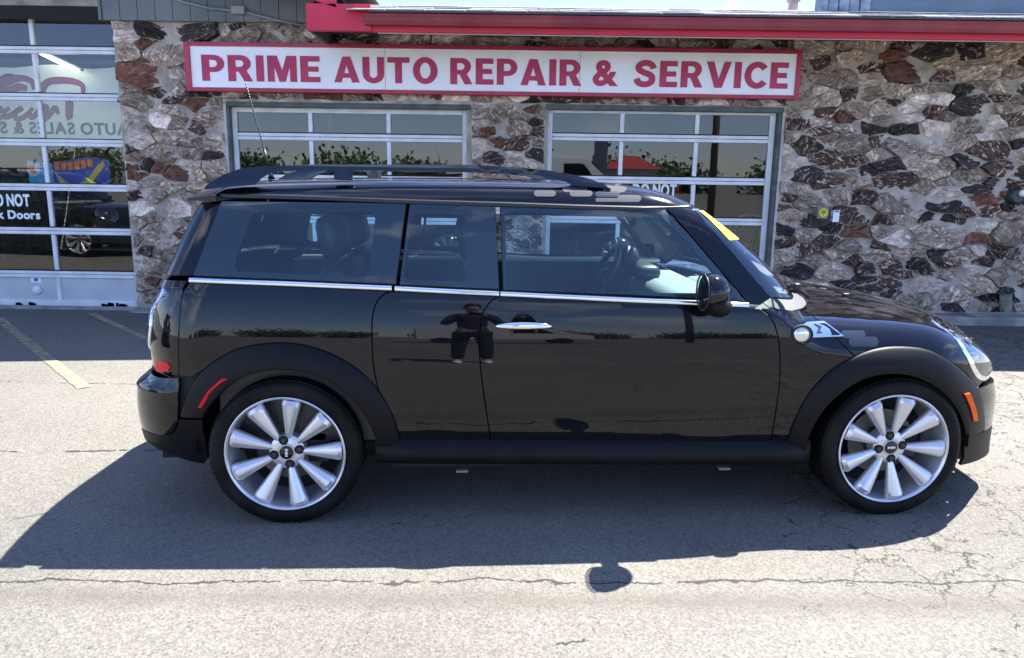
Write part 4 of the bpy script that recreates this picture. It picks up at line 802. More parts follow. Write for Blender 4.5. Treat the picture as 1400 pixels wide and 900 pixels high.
    for dx in (-.098, .098):
        MB().box(hp[0] + dx - .008, hp[0] + dx + .008, min(sgn * (hp[1] - .026), sgn * (hp[1] + .006)), max(sgn * (hp[1] - .026), sgn * (hp[1] + .006)), hp[2] - .003, hp[2] + .010, .003).build('handle_mount', CHROME, d)
    # side indicator with its chrome plate
    mk = patch('indicator_plate', 'side', [(.838, .815), (.845, .836), (.87, .842), (.955, .841), (1.02, .789), (.862, .788), (.845, .797)], CHROME, fe, .01, off=.004, sgn=sgn, thick=.008, gap=0, bulge=.003)
    patch('indicator_inlay', 'side', [(.925, .832), (.952, .832), (1.003, .793), (.968, .7935), (.962, .815), (.945, .826)], GLOSSBLACK, fe, .008, off=.0085, sgn=sgn, thick=.003, gap=0)
    patch('indicator_inlay', 'side', [(.895, .80), (.925, .80), (.912, .808), (.93, .822), (.905, .832), (.895, .832), (.912, .818)], OVAL, fe, .008, off=.0085, sgn=sgn, thick=.003, gap=0)
    cx_, cz_ = PN['marker_c'][0]
    MBc = MB().lathe([(0, -.012), (.018, -.011), (.030, -.007), (.036, 0), (.040, .0)], 30)
    P, n_ = pos('side', [(cx_, cz_)], 'tub'); mo = MBc.build('side_indicator', CLEARLENS, fe, smooth=True); mo.location = (P[0][0], P[0][1] * sgn - .002 * sgn, P[0][2]); mo.scale = (1, sgn, .92)
    rg_ = MB().lathe([(.039, .003), (.039, -.008), (.043, -.010), (.047, -.006), (.048, .003)], 30).build('indicator_ring', DARK, fe, smooth=True); rg_.location = mo.location; rg_.scale = mo.scale
    # side marker lamps on the cladding
    for nm_, key, mt in (('marker_lamp', 'orange', ORANGE), ('marker_lamp', 'redmark', REDLENS)):
        K = PN[key]; L_ = np.array(K); c = L_.mean(0)
        P, n_ = pos('side', resample(L_, .012), 'tub'); P = P - np.array([0, .0385 if key == 'orange' else .034, 0]); F = [tuple(range(len(P)))]
        k = len(P); V = np.vstack([P, P + [0, .016, 0]]); F = [tuple(range(k))] + [(i, k + i, k + (i + 1) % k, (i + 1) % k) for i in range(k)]
        if sgn < 0: V = V * [1, -1, 1]
        mesh(nm_, V, F, mt, car, recalc=True, smooth=False)
    # door mirror: shell, lower housing, arm, glass
    mb = MB(); bmesh.ops.create_uvsphere(mb.b, u_segments=36, v_segments=22, radius=1)
    for v in mb.b.verts:
        x, y, z = v.co; 
        x2 = x * (.084 if x > 0 else .056); yy = y * .085; zz = z * (.078 if z > 0 else .056)
        if x < -.35: x2 = -.35 * .056 - (abs(x) - .35) * .014
        v.co = (x2, yy, zz + .01 * x)
    mo = mb.build('mirror_shell', GLOSSBLACK, None, smooth=True); mo.parent = car; mo.location = (.398, -.885 * sgn, .985); mo.scale = (1, sgn, 1)
    lo_ = MB(); bmesh.ops.create_uvsphere(lo_.b, u_segments=30, v_segments=18, radius=1)
    for v in lo_.b.verts:
        x, y, z = v.co; v.co = (x * .062 + .012 * (1 - z), y * .078, z * .058 if z < 0 else z * .03)
    lo_.box(-.02, .04, .03, .14, -.03, .00, .008)
    lw = lo_.build('mirror_foot', PLASTIC, mo, smooth=True); lw.location = (.016, 0, -.036)
    mt_ = MB().tube([(-.024, .079 * math.cos(a), .066 * math.sin(a) + .008 * (math.sin(a) > 0)) for a in np.linspace(0, 2 * math.pi, 40)], .0035, 6, False).build('mirror_trim', DARKMETAL, mo, smooth=True)
    # decals
    def oval(kind, q, f, mat, par_):
        q = np.array(q); c = (q[0] + q[1]) / 2; u = (q[1] - q[0]) / 2; v = (q[3] - q[2]) / 2
        lu, lv = np.linalg.norm(u * SC[kind]), np.linalg.norm(v * SC[kind]); k = max(0, 1 - lv / lu); pts = []
        for a in np.linspace(0, 2 * math.pi, 24, endpoint=False):
            ca, sa = math.cos(a), math.sin(a); s = (k if ca > 0 else -k) + (1 - k) * ca
            pts.append(c + u * s + v * sa)
        return patch('oval_decal', kind, pts, mat, par_, .02, off=.0012, f=f, sgn=sgn, thick=0, gap=0)
    for q_ in PN['ov_side']: oval('side', q_, 'tub', OVAL, fe)
    if sgn > 0: OVS = (oval, )


# --- panels that run across the car
hd_edge = PN['hood_edge']
we = PN['ws_edge']
# windscreen base / top curves in real space
def hdr(z, n=13):
    a0 = we[0][0]; az = np.linspace(a0, -a0, n); o, d, tm = par('screen', az, np.full(n, z)); return solve(o, d, tm, f_green)
H = hdr(1.303); ra, rb = inv('roll', H)
near = PN['roof_edge']
rear_y = np.linspace(.62, -.62, 9)
rear_c = [(-1.655 - .012 * (1 - (y / .62) ** 2), 0) for y in rear_y]
# rear edge of the roof at constant x, over the crown
phi = np.linspace(near[0][1], math.pi - near[0][1], 14)
outl = [tuple(p) for p in near[:-1]] + [(float(a), float(b)) for a, b in zip(ra, rb)] + [(p[0], math.pi - p[1]) for p in near[:-1]][::-1] + [(near[0][0], float(p)) for p in phi[1:-1]][::-1]
roof = patch('roof', 'roll', outl, PAINT, car, .03, f='green')
for k_, q_ in enumerate(PN['ov_roof'][:7]):
    for sgn in (1, -1):
        q = np.array(q_); c = (q[0] + q[1]) / 2; u = (q[1] - q[0]) / 2; v = (q[3] - q[2]) / 2; sc_ = np.array(SC['roll']); lu, lv = np.linalg.norm(u * sc_), np.linalg.norm(v * sc_); kk = max(0, 1 - lv / lu)
        pts = [c + u * ((kk if math.cos(a) > 0 else -kk) + (1 - kk) * math.cos(a)) + v * math.sin(a) for a in np.linspace(0, 2 * math.pi, 24, endpoint=False)]
        patch('oval_decal', 'roll', pts, OVAL if k_ == 3 else OVALL, roof, .02, off=.0012, f='green', thick=0, gap=0, sgn=sgn)
wpts = [(a, b) for a, b in we]; wpts[0] = (we[0][0], 1.300)
bot = [(a, .925) for a in np.linspace(we[-1][0], -we[-1][0], 9)[1:-1]]
top = [(a, 1.300) for a in np.linspace(-we[0][0], we[0][0], 9)[1:-1]]
ws = patch('windscreen', 'screen', wpts + bot + mir(we) + top, SCREENGLASS, car, .04, f='green', thick=0, gap=.003)
ix = [(a - .045 if a > 0 else a + .045, b) for a, b in wpts + mir(we)]
ring_o = wpts + bot + mir(we) + top
ring_i = [(a * .93, .925 + (b - .925) * .92 + .018) for a, b in ring_o]
patch('glass_border', 'screen', ring_o, FRIT, ws, .04, f='green', holes=[ring_i], off=-.004, thick=.006, gap=0)
stk = [(we[0][0] * .965, 1.288), (we[0][0] * .80, 1.288), (.42, 1.178), (.68, 1.178)]
patch('price_sticker', 'screen', [(we[0][0] * .965, 1.288), (.56, 1.288), (.50, 1.172), (we[0][0] * .945, 1.172)], YELLOW, ws, .02, f='green', off=.002, thick=0, gap=0, label='yellow price sticker at the top corner of the windscreen')
# wiper cowl, bonnet, nose
hoodp = [tuple(p) for p in hd_edge]
fr = [(a, -.2173 - .02 * (1 - (a / .487) ** 2)) for a in np.linspace(.487, -.487, 9)[1:-1]]
# rear edge of the bonnet, bowed forward round the windscreen
def sn(pts3, f=f_tub):
    P = []
    for x, y in pts3:
        P.append(x * 0 + 0)
    A = np.array([[x, y, .35] for x, y in pts3]); D = np.tile([0, 0, 1.], (len(A), 1)); Q = solve(A, D, .8, f); return Q
re_ = [(1.115 - .27 * (abs(y) / .66) ** 2.2, y) for y in np.linspace(.64, -.64, 13)]
Q = sn(re_); a_, b_ = inv('snout', Q)
LC, LR = (.392, -.118), (.112, .112)
lampE = lambda s, c=LC, k=1.0: [(s * (c[0] + LR[0] * k * math.cos(t)), c[1] + LR[1] * k * math.sin(t)) for t in np.linspace(0, 2 * math.pi, 36, endpoint=False)]
outl = hoodp + fr + mir(hoodp) + [(float(a), float(b)) for a, b in zip(a_, b_)]
hood = patch('bonnet', 'snout', outl, PAINT, car, .03, f='tub', holes=[lampE(1), lampE(-1)])
for sgn in (1, -1):
    lr = patch('headlamp_ring', 'snout', lampE(1, k=1.02), CHROME, hood, .012, f='tub', sgn=sgn, holes=[lampE(1, k=.90)], off=.004, thick=.015, gap=0, bulge=.004)
    hl_ = patch('headlamp', 'snout', lampE(1, k=.92), LAMPGLASS, hood, .015, f='tub', sgn=sgn, off=.001, thick=0, gap=0, bulge=.02)
    patch('lamp_reflector', 'snout', lampE(1, k=.90), M_('lamp_reflector', (.62, .66, .68), .22, .85), hl_, .02, f='tub', sgn=sgn, off=-.045, thick=0, gap=0, bulge=-.02)
    patch('lamp_housing', 'snout', lampE(1, k=1.12), DARK, hl_, .03, f='tub', sgn=sgn, off=-.075, thick=0, gap=0); patch('lamp_shroud', 'snout', lampE(1, k=1.10), DARK, hl_, .02, f='tub', sgn=sgn, off=-.008, thick=.075, gap=0, holes=[lampE(1, k=1.0)])  # dark housing and shroud, added to stop sun leaking past the lamp
    patch('lamp_bezel', 'snout', lampE(1, k=.92), DARK, hl_, .02, f='tub', sgn=sgn, off=-.02, thick=0, gap=0, holes=[lampE(1, k=.74)])
    P, n_ = pos('snout', [LC], 'tub'); pr = MB(); bmesh.ops.create_uvsphere(pr.b, u_segments=20, v_segments=12, radius=.032); pr = pr.build('projector', CLEARLENS, hl_, smooth=True); pr.location = (P[0][0] - .02, P[0][1] * sgn, P[0][2])
    for q_ in ():
        q = np.array(q_); c = (q[0] + q[1]) / 2; u = (q[1] - q[0]) / 2; v = (q[3] - q[2]) / 3.2
        pts = [c + u * math.cos(a) + v * math.sin(a) for a in np.linspace(0, 2 * math.pi, 20, endpoint=False)]
        try: patch('oval_decal', 'snout', pts, OVAL, hood, .02, off=.0012, f='tub', thick=0, gap=0, sgn=sgn)
        except Exception as e: print('oval', e)
# scuttle tray below the windscreen
V = []; F = []
ys = np.linspace(-.66, .66, 21); 
for y in ys:
    x1 = 1.115 - .27 * (abs(y) / .66) ** 2.2 + .01; x0 = x1 - .20 - .02
    z = float(interp(x1, HOOD)) - .10 * y * y
    V += [(x0, y, z + .0), (x0 + .05, y, z - .018), (x1 - .03, y, z - .022), (x1 + .004, y, z - .016)]
for i in range(20):
    for j in range(3): a = i * 4 + j; F.append((a, a + 4, a + 5, a + 1))
mesh('scuttle_tray', V, F, M_('grey_scuttle', (.11, .11, .115), .45), car, smooth=True, recalc=True)
wp = MB(); wp.tube([(.88, -.50, .955), (.80, -.2, 1.02), (.87, .12, 1.0)], .006, 6); wp.tube([(1.0, -.45, .905), (.93, -.50, .945), (.875, -.47, .965)], [.012, .010, .006], 8); wp.tube([(.845, -.54, .945), (.95, -.25, .965), (1.0, .15, .955)], .005, 6)
wp.box(.90, .935, -.525, -.475, .93, .975, .008)
wp.build('wiper', TRIM, car, smooth=True)
bz = MB(); bz.box(1.30, 1.33, -.20, -.18, .872, .882, .003); bz.build('washer_jet', TRIM, hood)
# front bumper
fe_ = [tuple(q_) for q_ in PN['fbump_edge']]; fe_[-1] = (fe_[-1][0], .312); e0 = fe_[-1][0]
fb = patch('front_bumper', 'front', fe_ + [(a, .312) for a in np.linspace(.65, -.65, 8)] + mir(fe_) + [(a, .545) for a in np.linspace(-.8, .8, 9)], PAINT, car, .035, f='tub', holes=[[(.42, .40), (.42, .50), (0, .51), (-.42, .50), (-.42, .40)]])
fb['label'] = 'painted front bumper'
lipb = patch('bumper_lip', 'front', [(e0, .308), (.90, .318), (.97, .318), (.965, .29), (.90, .20), (.90, .160)] + [(a, .158) for a in np.linspace(.75, -.75, 9)] + [(-.90, .160), (-.90, .20), (-.965, .29), (-.97, .318), (-.90, .318), (-e0, .308)] + [(a, .308) for a in np.linspace(-.6, .6, 7)], PLASTIC, car, .03, f='tub', gap=.001, holes=[[(.3, .20), (.3, .28), (0, .285), (-.3, .28), (-.3, .20)]])
patch('grille', 'front', [(a, .56) for a in np.linspace(-.45, .45, 5)] + [(a, .20) for a in np.linspace(.45, -.45, 5)], DARK, car, .05, f='tub', off=-.03, gap=0, thick=0)
# tail: gate panel, corner pillars, rear glass, bumper, lamps
te = PN['tail_edge']
tail = patch('tailgate', 'rear', te + [(a, .615) for a in np.linspace(.9, -.9, 11)] + mir(te) + [(a, 1.0) for a in np.linspace(-.9, .9, 11)], PAINT, car, .035, f='body')
rp = PN['rearpill']; rp = [(rp[0][0] + .012, 1.298), (rp[1][0] + .012, 1.20), (rp[1][0] * .4 + rp[2][0] * .6 + .012, 1.10), (rp[2][0] + .012, 1.018)]
holeR = [(.72, 1.27), (.72, 1.08), (0, 1.07), (-.72, 1.08), (-.72, 1.27), (0, 1.285)]
rw = patch('rear_window', 'rear', rp + [(a, 1.012) for a in np.linspace(.85, -.85, 9)] + mir(rp) + [(a, 1.305) for a in np.linspace(-.85, .85, 9)], GLOSSBLACK, car, .035, f='green', holes=[holeR])
patch('rear_pane', 'rear', holeR, CARGLASS, rw, .05, f='green', gap=0, thick=0, off=-.001)
be = PN['bumper_edge']; bl = PN['bumper_low']
bu = patch('rear_bumper', 'rear', [(.974, .612)] + be + bl + [(a, .335) for a in np.linspace(.6, -.6, 7)] + mir(bl) + mir(be) + [(-.974, .612)] + [(a, .60) for a in np.linspace(-.85, .85, 9)], PAINT, car, .03, f='tub')
ae = [(.978, .4395), (1.075, .4395), (1.065, .345), (1.045, .255), (1.0, .22), (.8, .215)]
patch('rear_apron', 'rear', ae + [(a, .22) for a in np.linspace(.7, -.7, 9)] + mir(ae) + mir(bl) + [(a, .330) for a in np.linspace(-.6, .6, 7)] + bl[::-1], PLASTIC, car, .03, f='tub')
for sgn in (1, -1):
    E_ = lambda c, r, k=1: [(c[0] + r[0] * k * math.cos(t), c[1] + r[1] * k * math.sin(t)) for t in np.linspace(0, 2 * math.pi, 30, endpoint=False)]
    tl_ = patch('tail_lamp', 'rear', E_((.60, .80), (.14, .125)), DARKRED, car, .015, f='tub', off=.004, sgn=sgn, gap=0, bulge=.012)
    patch('tail_lamp_ring', 'rear', E_((.60, .80), (.155, .14)), CHROME, tl_, .012, f='tub', off=.006, sgn=sgn, gap=0, bulge=.006, holes=[E_((.60, .80), (.14, .128))])
    patch('reflector', 'rear', PN['reflector'], REDLENS, car, .012, f='tub', off=.004, sgn=sgn, gap=0, bulge=.006)
    ex = MB().lathe([(.038, 0), (.042, .0), (.042, .14), (.038, .14), (.036, .02), (.038, 0)], 24).build('exhaust_tip', CHROME, car, smooth=True); ex.rotation_euler = (0, 0, R(-90)); ex.location = (-1.97, -.12 * sgn, .225)
patch('bumper_top_inlay', 'rear', [(.62, .585), (.78, .575), (.88, .545), (.80, .532), (.66, .545)], GLOSSBLACK, bu, .02, f='tub', off=.003, gap=0)
# spoiler lip over the rear glass
V = []; F = []
yy_ = np.linspace(-.60, .60, 25)
for y in yy_:
    c = .05 * (y / .6) ** 2; zc = 1.352 - .075 * y * y - .0
    V += [(-1.60 + c, y, zc + .004), (-1.66 + c, y, zc - .001), (-1.702 + c, y, zc - .008), (-1.706 + c, y, zc - .013), (-1.694 + c, y, zc - .018), (-1.60 + c, y, zc - .020)]
for i in range(24):
    for j in range(6): a = i * 6 + j; b = i * 6 + (j + 1) % 6; F.append((a, a + 6, b + 6, b))
F += [tuple(range(6)), tuple(range(24 * 6, 25 * 6))[::-1]]
mesh('spoiler', V, F, M_('satin_black_spoiler', (.01, .01, .012), .25), car, smooth=True, recalc=True).data.set_sharp_from_angle(angle=R(45))
an = MB(); an.tube([(-1.475, 0, 1.39), (-1.48, 0, 1.43)], [.016, .008], 10); an.tube([(-1.480, 0, 1.43), (-1.503, 0, 1.53)], .0055, 8)
an.tube([(-1.503, 0, 1.53), (-1.572, 0, 1.832)], .0028, 6)
for k in range(26): a = k / 26; an.tube([(-1.503 - .069 * a, 0, 1.53 + .302 * a), (-1.503 - .069 * (a + .018), 0, 1.53 + .302 * (a + .018))], .0040, 6)
an.build('antenna', TRIM, car, smooth=True)
# underbody, wells, cavity
ub = MB(); ub.box(-1.86, 1.80, -.55, .55, .20, .29); ub.box(-.86, .86, -.70, .70, .205, .28); ub.box(1.60, 1.76, -.50, .50, .20, .5); ub.box(1.595, 1.64, -.69, .69, .21, .6); ub.box(1.68, 1.72, -.63, .63, .19, .68); ub.build('underbody', DARK, car)  # the upright plates near the nose are added to block leaking sun
for sx in (-1.2735, 1.2735):
    for sgn in (1, -1):
        wb = MB(); n = 24; rr_ = .372
        ring = lambda y: [wb.b.verts.new((sx + rr_ * math.cos(t), y * -sgn, .305 + rr_ * math.sin(t))) for t in np.linspace(-.05, math.pi + .05, n)]
        A_, B_ = ring(.74), ring(.50)
        for k in range(n - 1): wb.b.faces.new((A_[k], A_[k + 1], B_[k + 1], B_[k]))
        wb.b.faces.new(B_); wb.build('wheel_well', DARK, car)
box('engine_bay', .98, 1.72, -.58, .58, .28, .74, DARK, car); box('firewall', .82, .84, -.68, .68, .28, .86, DARK, car)
for x in (-.56, .585): box('jacking_pad', x - .026, x + .026, -.70, -.67, .176, .187, M_('pale_rubber', (.25, .24, .22), .8), car, .004)
# cabin
box('cabin_floor', -1.7, .82, -.69, .69, .285, .32, DARK, car)
for sgn in (1, -1):
    box('door_card', -1.55, .60, min(sgn * -.715, sgn * -.69), max(sgn * -.715, sgn * -.69), .33, .935, LEATHER, car, .006)
    box('cabin_sill', -1.5, .60, *((-.725, -.69) if sgn > 0 else (.635, .725)), .936, .957, M_('sunlit_sill', (.5, .52, .52), .4) if sgn < 0 else LEATHER, car, .006)  # far sill paler: sunlight through the window put into its colour
# headlining
V = []; F = []; gx = np.linspace(-1.55, .36, 14); gy = np.linspace(-.52, .52, 9)
for x in gx:
    for y in gy: V.append((x, y, float(interp(x, ROOF)) - .075 * y * y - .03))
for i in range(13):
    for j in range(8): a = i * 9 + j; F.append((a, a + 9, a + 10, a + 1))
mesh('headlining', V, F, M_('grey_headlining', (.32, .32, .31), .9), car, smooth=True)
def seat(x, y, s=1.0):
    st_ = MB(); st_.box(-.26, .24, -.25, .25, .40, .54, .05); st_.box(-.07, .07, -.25, .25, .0, .60, .05, Matrix.Translation((-.24, 0, .46)) @ Matrix.Rotation(R(-14), 4, 'Y'))
    o = st_.build('seat', LEATHER, car, smooth=True, loc=(x, y, 0), angle=60)
    h = MB(); h.box(-.055, .055, -.14, .14, -.10, .10, .045, Matrix.Rotation(R(-10), 4, 'Y')); h.tube([(.01, -.05, -.2), (0, -.05, -.05)], .007, 8); h.tube([(.01, .05, -.2), (0, .05, -.05)], .007, 8)
    h.build('headrest', LEATHER, o, smooth=True, loc=(-.41, 0, 1.15), angle=60)
seat(-.12, -.34); seat(-.12, .34)
for y in (-.33, .33): seat(-.72, y)
# dashboard, wheel, mirror
da = MB(); da.box(.40, .70, -.62, .62, .55, .90, .06); da.box(.68, .84, -.45, .45, .6, .885, .04); da.build('dashboard', DASHM, car, smooth=True, angle=50)
bn = MB(); bn.box(.36, .50, .20, .50, .88, .965, .035); bn.build('instrument_binnacle', LEATHER, car, smooth=True, angle=50)
sw = MB(); n = 40; 
Msw = Matrix.Translation((.20, .34, .885)) @ Matrix.Rotation(R(-62), 4, 'Y')
rings = []
for i in range(n):
    a = 2 * math.pi * i / n; c = Vector((.178 * math.cos(a), .178 * math.sin(a), 0)); r_ = []
    for k in range(10):
        b = 2 * math.pi * k / 10; rr2 = .178 + .016 * math.cos(b); r_.append(sw.b.verts.new(Msw @ Vector((rr2 * math.cos(a), rr2 * math.sin(a), .016 * math.sin(b)))))
    rings.append(r_)
for i in range(n):
    for k in range(10): sw.b.faces.new((rings[i][k], rings[(i + 1) % n][k], rings[(i + 1) % n][(k + 1) % 10], rings[i][(k + 1) % 10]))
sw.build('steering_wheel', LEATHER, car, smooth=True)
hb = MB().lathe([(0, .02), (.05, .018), (.065, .0), (.05, -.03), (0, -.04)], 20, 'Z'); hb.box(-.03, .0, -.165, .165, -.012, .008, .004); hb.box(-.165, -.03, -.02, .02, -.012, .008, .004)
h = hb.build('wheel_hub', LEATHER, car, smooth=True, angle=40); h.matrix_local = Msw
tcm = MB().lathe([(0, -.02), (.055, -.02), (.062, 0), (.06, .05), (.03, .08), (0, .085)], 24, 'Z').build('tachometer', LEATHER, car, smooth=True); tcm.matrix_local = Matrix.Translation((.32, .34, .99)) @ Matrix.Rotation(R(70), 4, 'Y')
im = MB(); im.box(-.02, .02, -.11, .11, -.035, .035, .018); im.tube([(0, 0, 0), (.04, 0, .08)], .008, 8); im.build('interior_mirror', TRIM, car, smooth=True, loc=(.44, 0, 1.235), angle=50)

# --- wheels
def make_wheel():
    w_ = MB()
    # tyre: outer face at y = 0 (towards the viewer is -Y), tread runs inwards
    T = [(.236, .012), (.243, .003), (.256, -.002), (.272, -.0045), (.286, -.002), (.2965, .006), (.3025, .014), (.3045, .028), (.3052, .10), (.3045, .178), (.301, .192), (.290, .203), (.270, .208), (.240, .200)]
    ty = MB().lathe(T, 96).build('tyre', RUBBER, None, smooth=True, angle=60)
    tg = MB()
    for k in range(88):   # tread blocks
        a = 2 * math.pi * k / 88
        for (y0, y1, sk) in ((.016, .058, .010), (.066, .10, -.008), (.108, .142, .008), (.150, .190, -.010)):
            mtx = Matrix.Rotation(-a, 4, 'Y'); 
            tg.box(.3015, .3078, y0, y1, -.0082, .0082, 0, mtx @ Matrix.Shear('XY', 4, (0, 0)) )
    tr = tg.build('tread', RUBBER, ty)
    # raised ring on the sidewall
    rim = MB().lathe([(.236, .014), (.2405, .003), (.2415, -.003), (.238, -.0055), (.233, -.003), (.2295, .008), (.2265, .022), (.222, .045), (.219, .085), (.214, .12), (.205, .19), (.236, .20), (.238, .03)], 96, close=True).build('rim', ALU, None, smooth=True, angle=50)
    sp = MB()
    for k in range(9):
        a = math.pi / 2 + R(-8) + 2 * math.pi * k / 9; Mx = Matrix.Rotation(-(a), 4, 'Y')
        # cone-shaped spoke: thin and deep at the hub, broad at the rim
        rs_ = np.linspace(0, 1, 12); rings = []
        for t in rs_:
            r = .052 + t * .174; hw = .0105 + .0315 * t ** .95; yc = .040 - .024 * t ** .8; dp = .012 + .022 * t
            if t > .93: hw *= .86; dp *= .7; yc += .006
            rings.append([sp.b.verts.new(Mx @ Vector((r + (.012 * math.cos(b) * 0), yc - dp * max(math.sin(b), -.6) , hw * math.cos(b)))) for b in np.linspace(0, 2 * math.pi, 18, endpoint=False)])
        for A_, B_ in zip(rings, rings[1:]):
            for j in range(18): sp.b.faces.new((A_[j], A_[(j + 1) % 18], B_[(j + 1) % 18], B_[j]))
        sp.b.faces.new(rings[0][::-1]); sp.b.faces.new(rings[-1])
        spoke = sp.build('spoke', ALU, rim, smooth=True, angle=45); sp = MB()
    hb = MB().lathe([(0, .028), (.034, .028), (.036, .024), (.058, .026), (.071, .034), (.074, .05), (.072, .09), (0, .09)], 48).build('hub', ALU, rim, smooth=True, angle=40)
    cap = MB().lathe([(0, .0175), (.026, .0185), (.0305, .022), (.0315, .029)], 32).build('hub_cap', GLOSSBLACK, rim, smooth=True)
    MB().lathe([(.0290, .0205), (.0305, .0195), (.0325, .0215), (.0325, .028)], 32).build('cap_ring', ALU, rim, smooth=True)
    for k in range(4):
        a = R(12) + math.pi / 2 * k + math.pi / 2; cx, cz = .052 * math.cos(a), .052 * math.sin(a)
        MB().lathe([(0, .0235), (.0165, .0235), (.0185, .0225), (.0195, .0235), (.0195, .03)], 20, c=(cx, 0, cz)).build('lug_recess', DARK, rim, smooth=True)
        MB().lathe([(0, .019), (.008, .019), (.0105, .021), (.0105, .026)], 6, c=(cx, 0, cz)).build('lug_nut', DARKMETAL, rim)
        a += math.pi / 4; MB().lathe([(0, .0255), (.004, .0255), (.0045, .028)], 10, c=(.050 * math.cos(a), 0, .050 * math.sin(a))).build('lug_hole', DARK, rim)
    MB().lathe([(.0, .10), (.065, .10), (.068, .085), (.075, .11), (.145, .11), (.147, .118), (.147, .13), (0, .13)], 48).build('brake_disc', DISC, rim, smooth=True, angle=30)
    cal = MB(); cal.box(.07, .16, .085, .15, -.07, .07, .012); cal.build('brake_caliper', DARKMETAL, rim)
    MB().lathe([(0, .15), (.21, .15), (.21, .16), (0, .16)], 32).build('backing_plate', DARK, rim)
    return ty, rim
def letters(txt, name, mat, parent, height, M, bold=.0, xscale=1, depth=.002, shear=0, join=True):
    cu = bpy.data.curves.new(name, 'FONT'); cu.body = txt; cu.size = 1; cu.offset = bold; cu.extrude = depth / max(height / .73, 1e-6); cu.shear = shear; cu.align_x = 'CENTER'; cu.resolution_u = 4
    t_ = bpy.data.objects.new(name, cu); col.objects.link(t_); dg = bpy.context.evaluated_depsgraph_get(); me = bpy.data.meshes.new_from_object(t_.evaluated_get(dg)); bpy.data.objects.remove(t_); bpy.data.curves.remove(cu)
    s = height / .73; me.transform(Matrix.Diagonal((s * xscale, s, s, 1)) @ Matrix.Translation((0, -.365, 0)))
    me.name = name; o = link(name, me, mat, parent); o.matrix_local = M; return o
ty0, rim0 = make_wheel()
FACE = Matrix.Rotation(R(90), 4, 'X')
tc_, rc_ = list(ty0.children), list(rim0.children)
def gather():
    return [ty0] + tc_ + [rim0] + rc_
SRC = gather()
def place(cx, sgn, spin, txt_rot, first):
    wroot = bpy.data.objects.new('wheel', None); col.objects.link(wroot); wroot.parent = car; wroot.empty_display_size = .1
    wroot.location = (cx, -.800 * sgn, .3055); wroot.rotation_euler = (0, 0, 0 if sgn > 0 else math.pi)
    for o in SRC:
        c = o.copy(); col.objects.link(c)
        c.parent = wroot
        if o not in (ty0, *tc_): c.rotation_euler = (0, spin, 0)
    letters('MINI', 'hub_lettering', WHITEP, wroot, .011, Matrix.Translation((0, .0172, 0)) @ Matrix.Rotation(txt_rot, 4, 'Y') @ FACE, bold=.03, depth=.0004, xscale=1.1)
place(-1.2735, 1, 0, R(-88), 1); place(1.2735, 1, R(3), R(178), 0); place(-1.2735, -1, 1, 0, 0); place(1.2735, -1, 2, 0, 0)
for o in SRC[::-1]: bpy.data.objects.remove(o)


# ---------------------------------------------------------------- the sign over the doors
SIGNW = vary(M_('white_sign_panel', (.8, .83, .85), .35), (.84, .86, .875), (.93, .94, .95), 2.5, 8, rough=(.3, .45))
SIGNR = vary(M_('crimson_sign_frame', (.42, .02, .06), .4), (.38, .016, .05), (.46, .03, .075), 4, 5)
LETR = vary(M_('raspberry_letter_vinyl', (.50, .03, .11), .45), (.42, .012, .07), (.50, .03, .11), 5, 6)
sg = empty('shop_sign', (-.25, 7.62, 2.43), 0, 'long white sign in a crimson frame over the doors, reading PRIME AUTO REPAIR & SERVICE', 'sign')
def S(o): o.parent = sg; o.matrix_parent_inverse = Matrix.Translation((.25, -7.62, -2.43)); return o
for a, b in ((-3.205, -1.31), (-1.306, .59), (.594, 2.69)): S(box('sign_panel', a, b, 7.635, 7.66, 2.235, 2.622, SIGNW))
S(box('sign_frame', -3.262, 2.737, 7.615, 7.73, 2.622, 2.660, SIGNR, bev=.003)); S(box('sign_frame', -3.262, 2.737, 7.615, 7.73, 2.202, 2.238, SIGNR, bev=.003))
S(box('sign_frame', -3.262, -3.206, 7.617, 7.73, 2.2385, 2.6215, SIGNR, bev=.002)); S(box('sign_frame', 2.691, 2.737, 7.617, 7.73, 2.2385, 2.6215, SIGNR, bev=.002))
for z in (2.6205, 2.2395): S(box('inner_lip', -3.205, 2.69, 7.628, 7.6345, z - .003, z + .003, SIGNW))
sc = MB()
for i in range(13):
    for z in (2.642, 2.220): sc.b.verts.ensure_lookup_table(); sc.box(-3.2 + i * .49 - .006, -3.2 + i * .49 + .006, 7.611, 7.616, z - .006, z + .006)
S(sc.build('sign_screws', DARKMETAL))
def glyph_mesh(ch, bold):
    cu = bpy.data.curves.new('g', 'FONT'); cu.body = ch; cu.size = 1; cu.offset = bold; cu.extrude = .004; cu.resolution_u = 6
    t_ = bpy.data.objects.new('g', cu); col.objects.link(t_); dg = bpy.context.evaluated_depsgraph_get(); me = bpy.data.meshes.new_from_object(t_.evaluated_get(dg)); bpy.data.objects.remove(t_); bpy.data.curves.remove(cu); return me
def poly_mesh(loops):
    cu = bpy.data.curves.new('g', 'CURVE'); cu.dimensions = '2D'; cu.fill_mode = 'BOTH'; cu.extrude = .006
    for L_ in loops:
        s = cu.splines.new('POLY'); s.points.add(len(L_) - 1); s.use_cyclic_u = True
        for p, q in zip(s.points, L_): p.co = (q[0], q[1], 0, 1)
    t_ = bpy.data.objects.new('g', cu); col.objects.link(t_); dg = bpy.context.evaluated_depsgraph_get(); me = bpy.data.meshes.new_from_object(t_.evaluated_get(dg)); bpy.data.objects.remove(t_); bpy.data.curves.remove(cu); return me
def arc_(cx, cy, rx, ry, a0, a1, n=14): return [(cx + rx * math.cos(R(a0 + (a1 - a0) * i / n)), cy + ry * math.sin(R(a0 + (a1 - a0) * i / n))) for i in range(n + 1)]
